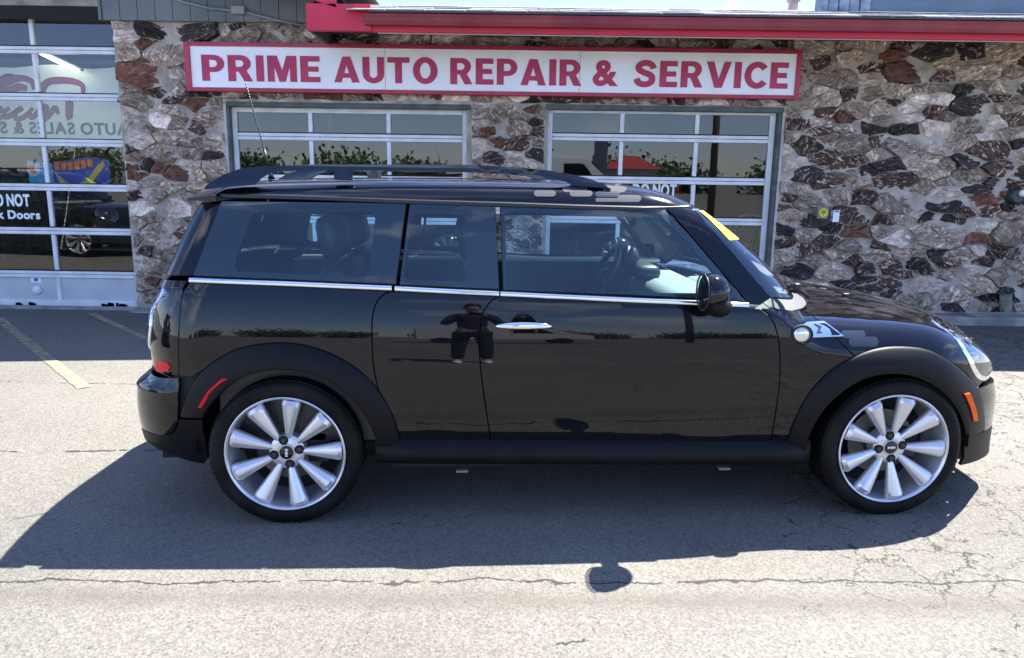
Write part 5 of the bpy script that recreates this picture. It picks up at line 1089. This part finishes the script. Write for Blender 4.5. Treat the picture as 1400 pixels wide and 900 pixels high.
def thick_(pts, w_):
    P = np.array(pts, float); fine = []
    for i in range(len(P) - 1):
        p0, p1, p2, p3 = P[max(i - 1, 0)], P[i], P[i + 1], P[min(i + 2, len(P) - 1)]
        for k in range(6):
            t = k / 6; fine.append(.5 * (2 * p1 + (p2 - p0) * t + (2 * p0 - 5 * p1 + 4 * p2 - p3) * t * t + (3 * p1 - p0 - 3 * p2 + p3) * t ** 3))
    fine.append(P[-1]); F_ = np.array(fine); d = np.gradient(F_, axis=0); d /= np.linalg.norm(d, axis=1)[:, None]; n = np.stack([-d[:, 1], d[:, 0]], 1) * w_ / 2
    return [tuple(p) for p in F_ + n] + [tuple(p) for p in (F_ - n)[::-1]]
BLOCK = {
 'I': [[(0, 0), (.24, 0), (.24, 1), (0, 1)]],
 'P': [[(0, 0), (.24, 0), (.24, .34)] + arc_(.38, .67, .33, .33, -90, 90) + [(0, 1)], [(.24, .53)] + arc_(.36, .67, .13, .14, -90, 90) + [(.24, .81)]],
 'R': [[(0, 0), (.24, 0), (.24, .37), (.33, .37), (.50, 0), (.77, 0), (.575, .41)] + arc_(.40, .685, .32, .315, -50, 90) + [(0, 1)], [(.24, .55)] + arc_(.37, .68, .125, .13, -90, 90) + [(.24, .81)]],
 'M': [[(0, 0), (.215, 0), (.215, .62), (.365, 0), (.555, 0), (.705, .62), (.705, 0), (.92, 0), (.92, 1), (.61, 1), (.46, .42), (.31, 1), (0, 1)]],
 'E': [[(0, 0), (.62, 0), (.62, .205), (.24, .205), (.24, .405), (.57, .405), (.57, .60), (.24, .60), (.24, .795), (.61, .795), (.61, 1), (0, 1)]],
 'A': [[(0, 0), (.25, 0), (.30, .18), (.57, .18), (.62, 0), (.88, 0), (.575, 1), (.305, 1)], [(.35, .36), (.52, .36), (.435, .68)]],
 'U': [[(0, 1)] + arc_(.375, .36, .375, .38, 180, 360, 20) + [(.75, 1), (.51, 1)] + arc_(.375, .34, .135, .15, 0, -180, 14) + [(.24, 1)]],
 'T': [[(.265, 0), (.505, 0), (.505, .79), (.77, .79), (.77, 1), (0, 1), (0, .79), (.265, .79)]],
 'O': [arc_(.43, .5, .43, .52, 0, 350, 35), arc_(.43, .5, .185, .31, 0, 350, 35)],
 'V': [[(.305, 0), (.555, 0), (.86, 1), (.61, 1), (.435, .33), (.25, 1), (0, 1)]],
 'S': [thick_([(.66, .70), (.60, .83), (.46, .905), (.28, .895), (.15, .80), (.16, .66), (.30, .56), (.48, .49), (.60, .40), (.61, .23), (.49, .12), (.31, .095), (.15, .16), (.08, .31)], .225)],
 'C': [thick_(arc_(.44, .5, .325, .405, 38, 322, 18), .225)],
}
def word(txt, x0, x1, z0, z1, y, mat, attach, bold=.035, name='letter', gap=.085, mirror=False, block=False, slope=0):
    "lay glyphs side by side so that the word fills x0..x1 and the capitals z0..z1"
    G = []; 
    for ch in txt:
        if ch == ' ': G.append(None); continue
        me = poly_mesh(BLOCK[ch]) if (block and ch in BLOCK) else glyph_mesh(ch, bold)
        if block and ch not in BLOCK: me.transform(Matrix.Diagonal((1.42, 1.42, 1, 1)))
        co = np.array([v.co[:] for v in me.vertices]); G.append((me, co[:, 0].min(), co[:, 0].max(), co[:, 1].min(), co[:, 1].max()))
    capm = [g for g in G if g]; bot = min(g[3] for g, c in zip(G, txt) if g and c.isupper() or g and c == '&'); 
    caps = [g for g, c in zip(G, txt) if g and (c.isupper() or c == '&')]; bot = np.median([g[3] for g in caps]); topc = np.median([g[4] for g in caps])
    W_ = sum((g[2] - g[1]) if g else .22 for g in G) + gap * (len(G) - 1); sx_ = (x1 - x0) / W_; sz_ = (z1 - z0) / (topc - bot); x = 0; obs = []
    for g, ch in zip(G, txt):
        if g is None: x += .22 + gap; continue
        me = g[0]; tx = x - g[1]
        px = (lambda v: x0 + (v + tx) * sx_) if not mirror else (lambda v: x1 - (v + tx) * sx_)
        for v in me.vertices:
            X = px(v.co.x); v.co = Vector((X, y - v.co.z * .6, z0 + (v.co.y - bot) * sz_ + slope * (X - x0)))
        if mirror: me.flip_normals()
        c = Vector(((px(g[1]) + px(g[2])) / 2, y, (z0 + z1) / 2)); me.transform(Matrix.Translation(-c)); me.name = name
        o = link(name, me, mat); attach(o); o.location = c; obs.append(o); x += g[2] - g[1] + gap
    return obs
for t_, a, b in (('PRIME', -3.100, -1.943), ('AUTO', -1.807, -.795), ('REPAIR', -.672, .610), ('&', .718, .965), ('SERVICE', 1.117, 2.620)):
    word(t_, a, b, 2.300, 2.543, 7.632, LETR, S, bold=.035, block=True, gap=.115)
# small things fixed to the wall
YST = M_('yellow_disc', (.75, .70, .03), .5)
st1 = empty('round_sticker', (3.105, 7.668, 1.107), 0, 'small round yellow sticker on a stone right of the door', 'sticker')
MB().lathe([(0, 0), (.043, 0), (.043, .004), (0, .004)], 28, c=(0, -.0, 0)).build('disc', YST, st1)
INK = M_('black_ink', (.03, .03, .03), .6)
box('print_line', -.022, .022, -.004, -.001, .014, .024, INK, st1); box('print_line', -.028, .028, -.004, -.001, -.004, .006, INK, st1); box('print_line', -.008, .008, -.004, -.001, -.024, -.016, INK, st1)
mt = empty('white_notice', (3.235, 7.668, 1.075), 0, 'small white rectangular notice on the stones beside the yellow disc', 'notice')
box('plate', -.032, .032, -.0, .006, -.058, .058, WHITEP, mt); box('print_line', -.024, .024, -.003, -.0005, .040, .050, INK, mt)
for st_ in (st1, mt):
    box('mounting_block', -.055, .055, .0065, .075, -.06, .06, M_('flat_stone', (.25, .22, .20), .9), st_)
ltn = empty('wall_light', (5.04, 7.66, 1.30), 0, 'small dark wall fitting with a white lens at the right edge of the picture', 'wall light')
MB().lathe([(0, 0), (.06, .0), (.085, .03), (.085, .08), (0, .08)], 24).build('housing', M_('dark_green_metal', (.03, .045, .045), .4), ltn, smooth=True, angle=40)
mb = MB(); bmesh.ops.create_uvsphere(mb.b, u_segments=16, v_segments=10, radius=.035); mb.build('lens', WHITEP, ltn, smooth=True, loc=(.03, -.01, .03))
pp = MB(); pp.lathe([(0, 0), (.052, 0), (.055, .01), (.055, .14), (0, .14)], 20, 'Z').build('tin_can', vary(M_('dull_green_grey_metal', (.20, .22, .18), .5), (.16, .18, .14), (.28, .29, .25), 12), smooth=True, angle=40, loc=(5.04, 7.60, .16), rot=(R(6), R(-12), 0))
tag(bpy.data.objects['tin_can'], 'dull grey-green can tucked at the foot of the stone wall, right edge', 'can')
tag(bpy.data.objects['tin_can'], kind=None)
# left door: knob, little label
nb = MB().lathe([(0, -.02), (.042, -.018), (.048, -.008), (.048, 0), (0, 0)], 24).build('round_cover', ALUMF, gd1, smooth=True); nb.location = (-5.11 + .01, 7.845, .165)
box('door_label', -5.155, -5.045, 7.842, 7.846, .245, .315, WHITEP, gd1); box('label_mark', -5.12, -5.08, 7.838, 7.8415, .262, .295, M_('blue_ink', (.05, .12, .5), .5), gd1)
def attach_to(p):
    def f(o): o.parent = p; return o
    return f
vin = M_('pale_blue_white_vinyl', (.75, .84, .86), .5)
word('DO NOT', -5.52, -5.077, 1.045, 1.172, 7.852, vin, attach_to(gd1), bold=.04, name='vinyl_letter', gap=.06)
word('Block Doors', -5.66, -4.985, .915, 1.005, 7.852, vin, attach_to(gd1), bold=.035, name='vinyl_letter', gap=.05)
word('DO NOT', 1.19, 1.645, 1.245, 1.37, 7.852, vin, attach_to(gd3), bold=.04, name='vinyl_letter', gap=.06)
word('Block Doors', 1.10, 1.76, 1.115, 1.205, 7.852, vin, attach_to(gd3), bold=.035, name='vinyl_letter', gap=.05)
dirt = MB()
for x, wd in ((-4.42, .10), (-4.36, .05), (-4.33, .12), (-4.22, .05), (-5.35, .04), (-5.2, .03)):
    for k in range(5):
        px_ = x + random.random() * wd; h_ = .012 + random.random() * .03; dirt.box(px_, px_ + .02 + random.random() * .04, 7.8245, 7.8275, .005, .005 + h_)
dirt.build('black_scuff', DARK, gd1)

# ---------------------------------------------------------------- inside the left bay
CREAM = vary(M_('cream_reflection', (.80, .82, .70), .7), (.76, .78, .66), (.84, .86, .74), 2, 4)
bn1 = empty('reflected_sign', (-5.2, 8.25, 2.15), 0, 'cream stand-in for a sign reflected in the left door, red and black lettering reversed', 'reflected sign')  # reflection of a mirrored sign, painted on a sheet behind the glass
SCR = M_('reflected_red', (.30, .008, .008), .6); BLK = M_('reflected_black', (.003, .004, .004), .6)
def A1(o): o.parent = bn1; o.matrix_parent_inverse = Matrix.Translation((5.2, -8.25, -2.15)); return o
V = [(-6.9, 8.25, 1.70), (-4.06, 8.25, 1.70)]; tops = []
for i in range(21):
    x = -4.06 - i * .142; tops.append((x, 8.25, 2.515 - .04 * math.sin(i * .5) ** 2 - .02 * (i > 10)))
vs = V + tops; m_ = MB(); b1 = [m_.b.verts.new(v) for v in vs]; b2 = [m_.b.verts.new((v[0], v[1] + .006, v[2])) for v in vs]; m_.b.faces.new(b1); m_.b.faces.new(b2[::-1])
for k in range(len(vs)): m_.b.faces.new((b1[k], b2[k], b2[(k + 1) % len(vs)], b1[(k + 1) % len(vs)]))
A1(m_.build('reflection_sheet', CREAM)); A1(box('reflection_hem', -6.9, -4.06, 8.246, 8.262, 2.52, 2.565, M_('dark_rail', (.04, .045, .045), .6)))
word('AUTO SALES & SERVICE', -6.16, -4.18, 1.80, 1.925, 8.247, BLK, A1, bold=.03, name='reflected_letter', gap=.075, mirror=True)
def brush(pts, wds, y, mat, name):
    m_ = MB(); pts = [Vector(p) for p in pts]; L_ = []; 
    fine = []; fw_ = []
    for i in range(len(pts) - 1):
        p0 = pts[max(i - 1, 0)]; p1 = pts[i]; p2 = pts[i + 1]; p3 = pts[min(i + 2, len(pts) - 1)]
        for k in range(6):
            t = k / 6; fine.append(.5 * ((2 * p1) + (-p0 + p2) * t + (2 * p0 - 5 * p1 + 4 * p2 - p3) * t * t + (-p0 + 3 * p1 - 3 * p2 + p3) * t ** 3)); fw_.append(wds[i] * (1 - t) + wds[i + 1] * t)
    fine.append(pts[-1]); fw_.append(wds[-1])
    for i, p in enumerate(fine):
        t = (fine[min(i + 1, len(fine) - 1)] - fine[max(i - 1, 0)]).normalized(); n = Vector((-t.y, t.x)) * fw_[i] / 2
        L_.append([m_.b.verts.new((p.x + s * n.x, y - dy, p.y + s * n.y)) for s, dy in ((1, 0), (-1, 0), (-1, .004), (1, .004))])
    for A_, B_ in zip(L_, L_[1:]):
        for k in range(4): m_.b.faces.new((A_[k], A_[(k + 1) % 4], B_[(k + 1) % 4], B_[k]))
    m_.b.faces.new(L_[0][::-1]); m_.b.faces.new(L_[-1]); return A1(m_.build(name, mat))
# brush-script word in reverse: pixel coordinates of the photograph turned into metres on the reflection sheet
def bp_(u, v): return ((u - 700) * .00802 + .0 * v - .0, 2.4 - (v - 90) * .00822)
def bp2(u, v):
    z = 2.505 - (v - 90) * .00826; x = (u - 700) * (.00795 + .0000072 * (v - 90)) - .02; return (x, z)
def stroke(pix, wds, mat, name, y=8.247):
    brush([bp2(*p) for p in pix], [w_ * .0080 for w_ in wds], y, mat, name)
for off_, mt_, yy, k in ((1.6, BLK, 8.2475, 1), (0, SCR, 8.2425, 0)):
    stroke([(120, 128), (124, 136), (130, 152), (133, 156)], [7 + off_ * 1.6, 8 + off_ * 1.6, 7 + off_ * 1.6, 5 + off_ * 1.6], mt_, 'script_letter', yy)
    stroke([(137, 124), (132, 114), (118, 109), (100, 108), (86, 110), (82, 118), (87, 126)], [3 + off_, 5 + off_, 6 + off_, 7 + off_, 7 + off_, 8 + off_, 3 + off_], mt_, 'script_letter', yy)
    stroke([(115, 150), (108, 142), (103, 154), (96, 157), (98, 143), (92, 141), (84, 155), (78, 148), (80, 143)], [3 + off_, 5 + off_, 5 + off_, 5 + off_, 4 + off_, 5 + off_, 5 + off_, 4 + off_, 3 + off_], mt_, 'script_letter', yy)
    stroke([(78, 148), (72, 155), (64, 157), (60, 147), (66, 143), (58, 150), (50, 155), (46, 147), (50, 143)], [3 + off_, 5 + off_, 4 + off_, 4 + off_, 4 + off_, 5 + off_, 5 + off_, 4 + off_, 3 + off_], mt_, 'script_letter', yy)
    stroke([(50, 150), (42, 156), (33, 154), (30, 146), (36, 142), (41, 147), (32, 152), (24, 148)], [3 + off_, 5 + off_, 5 + off_, 5 + off_, 4 + off_, 3 + off_, 4 + off_, 2 + off_], mt_, 'script_letter', yy)
    stroke([(72, 120), (64, 110), (48, 106), (30, 110), (18, 118), (15, 122)], [4 + off_, 6 + off_, 6 + off_, 11 + off_, 9 + off_, 5 + off_], mt_, 'car_emblem', yy)
    stroke([(62, 119), (50, 117), (38, 122), (24, 121)], [5 + off_, 8 + off_, 9 + off_, 4 + off_], mt_, 'car_emblem', yy)
stroke([(16, 108), (28, 102), (40, 103)], [1.5, 2.5, 1.5], BLK, 'car_emblem')
stroke([(14, 124), (24, 127), (36, 128), (50, 129), (62, 127)], [2, 2, 2, 2, 1.5], BLK, 'car_emblem', 8.243)
# fluorescent tube lit inside
FL = bpy.data.materials.new('lit_tube'); FL.use_nodes = True; t = FL.node_tree; t.nodes.clear(); e_ = N(t, 'ShaderNodeEmission'); e_.inputs[0].default_value = (1, 1, .96, 1); e_.inputs[1].default_value = 3.2; o_ = N(t, 'ShaderNodeOutputMaterial'); t.links.new(e_.outputs[0], o_.inputs[0])
ft = empty('ceiling_tube', (-4.7, 8.14, 2.55), 0, 'lit fluorescent tube slanting above the reflection sheet inside the left bay', 'lamp')
MB().tube([(-.30, -.02, .075), (.13, -.06, -.125)], .0155, 10).build('tube', FL, ft, smooth=True)
MB().tube([(-.32, .03, .10), (.15, -.01, -.10)], .02, 8).build('batten', M_('dull_white_batten', (.3, .3, .29), .5), ft, smooth=True)
# the blue poster
po = empty('blue_poster', (-4.7, 8.05, 1.45), 0, 'blue poster with orange and yellow artwork behind the glass of the left door', 'poster')
def A2(o): o.parent = po; o.matrix_parent_inverse = Matrix.Translation((4.7, -8.05, -1.45)); return o
def flat(name, pts, y, mat, A=A2, t=.004):
    m_ = prism(pts, y, y + t); return A(m_.build(name, mat))
q = lambda u, v: ((u - 700) * .00782 + .03, 1.395 - (v - 235) * .00805)
flat('sheet', [q(32, 219), (q(66, 223)), q(100, 216), q(122, 214), q(144, 218), q(143, 256), q(32, 256)], 8.06, M_('poster_navy', (.05, .09, .42), .5))
flat('sky_panel', [q(33, 220), q(66, 224), q(67, 254), q(33, 256)], 8.052, M_('poster_cyan', (.08, .42, .72), .5))
for k, (u, v) in enumerate([(69, 221), (78, 221.5), (87, 221), (96, 220), (105, 218.5), (114, 217)]):
    flat('orange_block', [q(u, v), q(u + 7.5, v - .6), q(u + 7, v + 10), q(u + .6, v + 11 - (k % 2))], 8.054, M_('poster_orange', (.95, .22, .04), .5))
flat('yellow_limb', [q(69, 235), q(84, 247), q(96, 250), q(112, 243), q(128, 224), q(136, 219), (q(138, 225)), q(126, 238), q(112, 254), q(88, 256), q(74, 248)], 8.054, M_('poster_ochre', (.75, .58, .10), .5))
MB().lathe([(0, 0), (.068, 0), (.068, .004), (0, .004)], 24).build('round_emblem', M_('poster_pale', (.6, .6, .6), .5), po).location = (q(41, 232)[0] + 4.7, 0 - .006, q(41, 232)[1] - 1.45)
flat('red_shape', [q(33, 231), q(37, 224), q(44, 226), q(41, 231), q(46, 235), q(40, 237)], 8.041, M_('poster_red', (.75, .03, .03), .5))
# odds and ends in the bays (seen dimly)
WV = M_('white_van_paint', (.6, .62, .62), .3, Coat_Weight=.5)
tb = empty('tool_chest', (1.78, 10.2, 0), 0, 'red tool chest standing inside behind the right-hand door', 'tool chest')
box('cabinet', -.36, .36, -.25, .25, .10, 1.42, M_('tool_red', (.40, .02, .02), .35), tb, .015)
for k in range(6): box('drawer', -.34, .34, -.262, -.252, .16 + k * .20, .34 + k * .20, M_('tool_red_front', (.34, .018, .018), .3), tb, .004)
for sx in (-.3, .3):
    for sy in (-.2, .2): MB().lathe([(0, -.02), (.05, -.02), (.05, .02), (0, .02)], 16, c=(sx, sy, .05)).build('castor', DARK, tb)
fan = empty('shop_fan', (2.62, 8.5, .82), 0, 'round wire-caged grey fan just inside the right-hand door', 'fan')
fm = MB(); 
for r_ in (.225, .17, .115, .06):
    fm.tube([(r_ * math.cos(a), -.03 if r_ < .2 else 0, r_ * math.sin(a)) for a in np.linspace(0, 2 * math.pi, 30)], .0055 if r_ < .2 else .014, 6, False)
for k in range(24): a = k * math.pi / 12; fm.tube([(.04 * math.cos(a), -.035, .04 * math.sin(a)), (.16 * math.cos(a), -.03, .16 * math.sin(a)), (.225 * math.cos(a), 0, .225 * math.sin(a))], .0035, 5, False)
fm.build('cage', M_('grey_wire', (.42, .44, .45), .4), fan, smooth=True)
bl_ = MB()
for k in range(4): a = k * math.pi / 2 + .3; bl_.box(.03, .19, -.005, .005, -.055, .055, .004, Matrix.Rotation(a, 4, 'Y') @ Matrix.Rotation(.4, 4, 'X'))
bl_.build('blade', M_('grey_blade', (.20, .21, .22), .4), fan); MB().lathe([(0, -.05), (.035, -.048), (.05, -.03), (.05, .1), (0, .1)], 20).build('motor', M_('pale_motor', (.4, .42, .43), .4), fan, smooth=True, angle=40)
MB().tube([(0, .05, -.82), (0, .05, 0)], .02, 8).lathe([(0, 0), (.2, 0), (.2, .02), (0, .03)], 20, 'Z', c=(0, .05, -.82)).build('stand', DARKMETAL, fan)
bench = empty('work_bench', (.2, 11.5, 0), 0, 'steel work bench with shelves deep inside the bay behind the car', 'bench')
box('bench_top', -1.0, 2.4, -.35, .35, .86, .91, M_('bench_wood', (.22, .16, .10), .7), bench)
for x in (-.9, .7, 2.3):
    for y in (-.3, .3): box('leg', x - .03, x + .03, y - .03, y + .03, 0, .86, DARKMETAL, bench)
box('shelf', -.95, 2.35, -.3, .3, .30, .33, DARKMETAL, bench)
for k, (x, c) in enumerate(((-.6, (.05, .2, .35)), (.1, (.35, .3, .1)), (.9, (.3, .3, .3)), (1.7, (.25, .04, .03)))):
    b_ = box('parts_box', x - .16, x + .16, 11.3, 11.62, .912, 1.12 + .06 * (k % 2), M_('box_colour', c, .6), None, .006); tag(b_, ('blue', 'mustard', 'grey', 'dark red')[k] + ' parts box standing on the work bench inside', 'box', 'boxes on the work bench')
    b_.location.x += .2

# ---------------------------------------------------------------- across the lot (seen only in reflections)
LEAF = vary(M_('leaf_green', (.05, .09, .03), .6), (.03, .06, .018), (.09, .13, .045), 1.5, 3)
BARK = M_('bark', (.10, .08, .06), .9)
def tree(x, y, h, w_, seed, label):
    rg = np.random.RandomState(seed); r = empty('broadleaf_tree', (x, y, 0), rg.rand() * 6, label, 'tree', 'trees across the street')
    tm = MB(); tm.tube([(0, 0, 0), (.05, .03, h * .3), (.0, .1, h * .6), (.1, 0, h * .85)], [.22, .17, .11, .04], 8)
    for k in range(5): a = k * 1.3; tm.tube([(0, 0, h * (.32 + .07 * k)), (w_ * .22 * math.cos(a), w_ * .22 * math.sin(a), h * (.5 + .06 * k)), (w_ * .36 * math.cos(a), w_ * .36 * math.sin(a), h * (.6 + .06 * k))], [.09, .06, .02], 6)
    tm.build('trunk', BARK, r, smooth=True)
    cl = rg.normal(0, 1, (26, 3)); cl /= np.linalg.norm(cl, axis=1)[:, None]; cl *= rg.rand(26, 1) ** .4 * [w_ * .40, w_ * .40, h * .30]; cl[:, 2] += h * .64
    V = []; F = []
    for i in range(2600):
        c = cl[rg.randint(26)] + rg.normal(0, 1, 3) * w_ * .085; u = rg.normal(0, 1, 3); u /= np.linalg.norm(u); v = np.cross(u, rg.normal(0, 1, 3)); v /= np.linalg.norm(v); s = .20 + .16 * rg.rand()
        k = len(V); V += [c - u * s, c + v * s * .6, c + u * s, c - v * s * .6]; F.append((k, k + 1, k + 2, k + 3))
    mesh('crown', V, F, LEAF, r)
WH = ['farthest left', 'second from the left', 'third from the left', 'fourth from the left', 'fifth from the left', 'just left of the kiosk', 'right behind the kiosk', 'just right of the kiosk', 'fifth from the right', 'fourth from the right', 'third from the right', 'second from the right', 'farthest right']
for k in range(13):
    x = -54 + 9.0 * k + (k * 37 % 5 - 2) * .8
    tree(x, -58 - (k * 13 % 7), 1.75 + (k * 29 % 10) * .11, 7.0 + (k * 17 % 5) * .8, k + 20, 'low bushy tree in the row across the street, ' + WH[k])
hut = empty('red_roofed_kiosk', (8.1, -40, 0), 0, 'small pale kiosk with a red hipped roof across the street', 'kiosk')
box('wall', -2.2, 2.2, -1.6, 1.6, 0, 2.7, M_('kiosk_wall', (.45, .42, .38), .8), hut)
mesh('roof', [(-2.7, -2.1, 2.7), (2.7, -2.1, 2.7), (2.7, 2.1, 2.7), (-2.7, 2.1, 2.7), (-.6, 0, 3.9), (.6, 0, 3.9)], [(0, 1, 5, 4), (1, 2, 5), (2, 3, 4, 5), (3, 0, 4), (3, 2, 1, 0)], M_('kiosk_red_roof', (.30, .03, .03), .7), hut); hut.scale = (.78, .78, .78)
box('window', -1.2, 1.2, 1.601, 1.64, 1.1, 2.1, GLOSSBLACK, hut); box('door', 1.4, 2.0, 1.601, 1.65, 0, 2.1, M_('kiosk_door', (.2, .12, .08), .6), hut)
ps = empty('pole_sign', (5.9, -38, 0), 0, 'tall dark pylon sign across the street', 'sign'); box('post', -.15, .15, -.15, .15, 0, 4.3, REDP, ps); box('board', -.55, .35, -.2, .2, 1.8, 4.2, M_('dark_board', (.05, .07, .12), .4), ps, .02)
up_ = empty('utility_pole', (7.6, -14, 0), 0, 'wooden utility pole with a crossarm behind the camera', 'pole'); MB().tube([(0, 0, 0), (0, 0, 9)], [.15, .11], 12).build('pole', BARK, up_, smooth=True); box('crossarm', -1.1, 1.1, -.06, .06, 8.1, 8.25, BARK, up_)
vn = empty('white_van', (1.5, -14, 0), R(4), 'white panel van parked across the lot, seen reflected in the door glass', 'van')
prof_ = [(-2.6, .45), (-2.65, 1.9), (-2.5, 2.15), (1.0, 2.2), (1.35, 2.05), (2.0, 1.25), (2.65, 1.05), (2.75, .5)]
prism(prof_, -.95, .95, .06).build('body', WV, vn, smooth=True, angle=35)
for s_ in (-.955, .955):
    prism([(.3, 1.3), (.3, 1.95), (1.05, 1.95), (1.55, 1.3)], s_ - .006, s_ + .006).build('window', GLOSSBLACK, vn)
    for x in (-1.8, 1.75): MB().lathe([(0, -.1), (.2, -.11), (.33, -.1), (.35, -.05), (.35, .1), (0, .1)], 28, c=(x, s_ * .93, .35)).build('wheel', RUBBER, vn, smooth=True, angle=40)
# the person taking the picture, right behind the camera (a dark figure in the car door)
def skinned(name, verts, edges, mat, parent, sub=2):
    me = bpy.data.meshes.new(name); me.from_pydata([v[:3] for v in verts], edges, []); o = link(name, me, mat, parent)
    sk = o.modifiers.new('skin', 'SKIN'); sk.use_smooth_shade = True
    for i, v in enumerate(verts): me.skin_vertices[0].data[i].radius = (v[3], v[4] if len(v) > 4 else v[3]); me.skin_vertices[0].data[i].use_root = (i == 0)
    ss = o.modifiers.new('sub', 'SUBSURF'); ss.levels = sub; ss.render_levels = sub
    dg = bpy.context.evaluated_depsgraph_get(); m2 = bpy.data.meshes.new_from_object(o.evaluated_get(dg)); o.modifiers.clear(); o.data = m2; m2.name = name
    m2.polygons.foreach_set('use_smooth', [True] * len(m2.polygons)); return o
SKINM = M_('skin', (.45, .27, .19), .5); SHIRT = M_('dark_shirt', (.02, .025, .035), .8); TROU = M_('dark_trousers', (.018, .018, .022), .85)
pe = empty('person', (-.02, -.55, 0), 0, 'person in dark clothes and white shoes holding up a phone, reflected in the car door', 'person')
bv = [(0, 0, .95, .14, .10), (0, .0, 1.12, .13, .10), (0, 0, 1.30, .16, .11), (0, 0, 1.44, .12, .09), (0, .01, 1.52, .05, .05), (0, .02, 1.60, .075, .085), (0, .02, 1.70, .08, .09), (0, .02, 1.755, .05, .06)]
be_ = [(i, i + 1) for i in range(7)]
for s_ in (-1, 1):
    k = len(bv); bv += [(s_ * .18, 0, 1.42, .055), (s_ * .27, .06, 1.17, .042), (s_ * .16, .30, 1.29, .034), (s_ * .075, .405, 1.385, .026), (s_ * .06, .43, 1.405, .03, .018)]
    be_ += [(3, k), (k, k + 1), (k + 1, k + 2), (k + 2, k + 3), (k + 3, k + 4)]
    k = len(bv); bv += [(s_ * .10, 0, .90, .095), (s_ * .13, .02, .50, .062), (s_ * .14, -.02, .10, .042), (s_ * .15, .10, .05, .035)]
    be_ += [(0, k), (k, k + 1), (k + 1, k + 2), (k + 2, k + 3)]
bd = skinned('body', bv, be_, SKINM, pe)
sv = [(0, 0, .93, .155, .12), (0, 0, 1.12, .15, .115), (0, 0, 1.30, .175, .125), (0, 0, 1.45, .12, .10)]; se = [(0, 1), (1, 2), (2, 3)]
for s_ in (-1, 1): k = len(sv); sv += [(s_ * .18, 0, 1.42, .068), (s_ * .27, .06, 1.17, .056), (s_ * .16, .30, 1.29, .045), (s_ * .09, .39, 1.37, .037)]; se += [(3, k), (k, k + 1), (k + 1, k + 2), (k + 2, k + 3)]
skinned('shirt', sv, se, SHIRT, pe)
tv = [(0, 0, .96, .15, .115)]; te_ = []
for s_ in (-1, 1): k = len(tv); tv += [(s_ * .10, 0, .88, .108), (s_ * .13, .02, .50, .080), (s_ * .14, -.02, .10, .068)]; te_ += [(0, k), (k, k + 1), (k + 1, k + 2)]
skinned('trousers', tv, te_, TROU, pe)
for s_ in (-1, 1):
    fm_ = [(s_ * .06, .435, 1.41, .022, .014)]; fe2 = []
    for q in range(4):
        k = len(fm_); z = 1.435 - q * .018; L_ = (.030, .034, .032, .026)[q]; fm_ += [(s_ * .052, .455, z, .0085), (s_ * (.052 - L_ * .5), .462, z, .008), (s_ * (.052 - L_), .458, z - .002, .007)]; fe2 += [(0, k), (k, k + 1), (k + 1, k + 2)]
    k = len(fm_); fm_ += [(s_ * .062, .425, 1.44, .010), (s_ * .045, .428, 1.455, .008)]; fe2 += [(0, k), (k, k + 1)]
    skinned('hand', fm_, fe2, SKINM, pe, 1)
    sh = MB(); bmesh.ops.create_uvsphere(sh.b, u_segments=16, v_segments=10, radius=1)
    for v in sh.b.verts: v.co = Vector((v.co.x * .05, v.co.y * .14, max(v.co.z, -.55) * .055))
    sh.build('shoe', WHITEP, pe, smooth=True, loc=(s_ * .145, .05, .032))
    ear = MB(); bmesh.ops.create_uvsphere(ear.b, u_segments=10, v_segments=6, radius=1)
    for v in ear.b.verts: v.co = Vector((v.co.x * .012, v.co.y * .02, v.co.z * .032))
    ear.build('ear', SKINM, pe, smooth=True, loc=(s_ * .082, .015, 1.645))
    ey = MB(); bmesh.ops.create_uvsphere(ey.b, u_segments=10, v_segments=6, radius=.012); ey.build('eye', WHITEP, pe, smooth=True, loc=(s_ * .032, .098, 1.66))
ns = MB(); ns.tube([(0, .10, 1.665), (0, .125, 1.625), (0, .105, 1.615)], [.008, .014, .010], 8); ns.build('nose', SKINM, pe, smooth=True)
box('mouth', -.024, .024, .098, .104, 1.583, 1.591, M_('lips', (.35, .12, .11), .5), pe)
hr = MB(); bmesh.ops.create_uvsphere(hr.b, u_segments=20, v_segments=12, radius=1)
for v in hr.b.verts: v.co = Vector((v.co.x * .088, v.co.y * .102 - .012, v.co.z * .075 + (.02 if v.co.y > .4 else -.01 * (v.co.z < 0))))
hr.build('hair', M_('dark_hair', (.02, .015, .012), .7), pe, smooth=True, loc=(0, .02, 1.715))
ph_ = box('phone', -.075, .045, -.085, -.077, 1.385, 1.45, GLOSSBLACK, None, .003); tag(ph_, 'black phone held up in both hands right behind the camera', 'phone')
# a second parked car left of the camera: a copy with all its parts
def copy_tree(o, parent):
    c = o.copy(); col.objects.link(c); c.parent = parent
    for ch in o.children: copy_tree(ch, c)
    return c
c2 = copy_tree(car, None); c2.location = (-8.4, 2.3, 0); c2.rotation_euler = (0, 0, R(10)); c2['label'] = 'second dark car parked left of the camera, reflected in the left door'
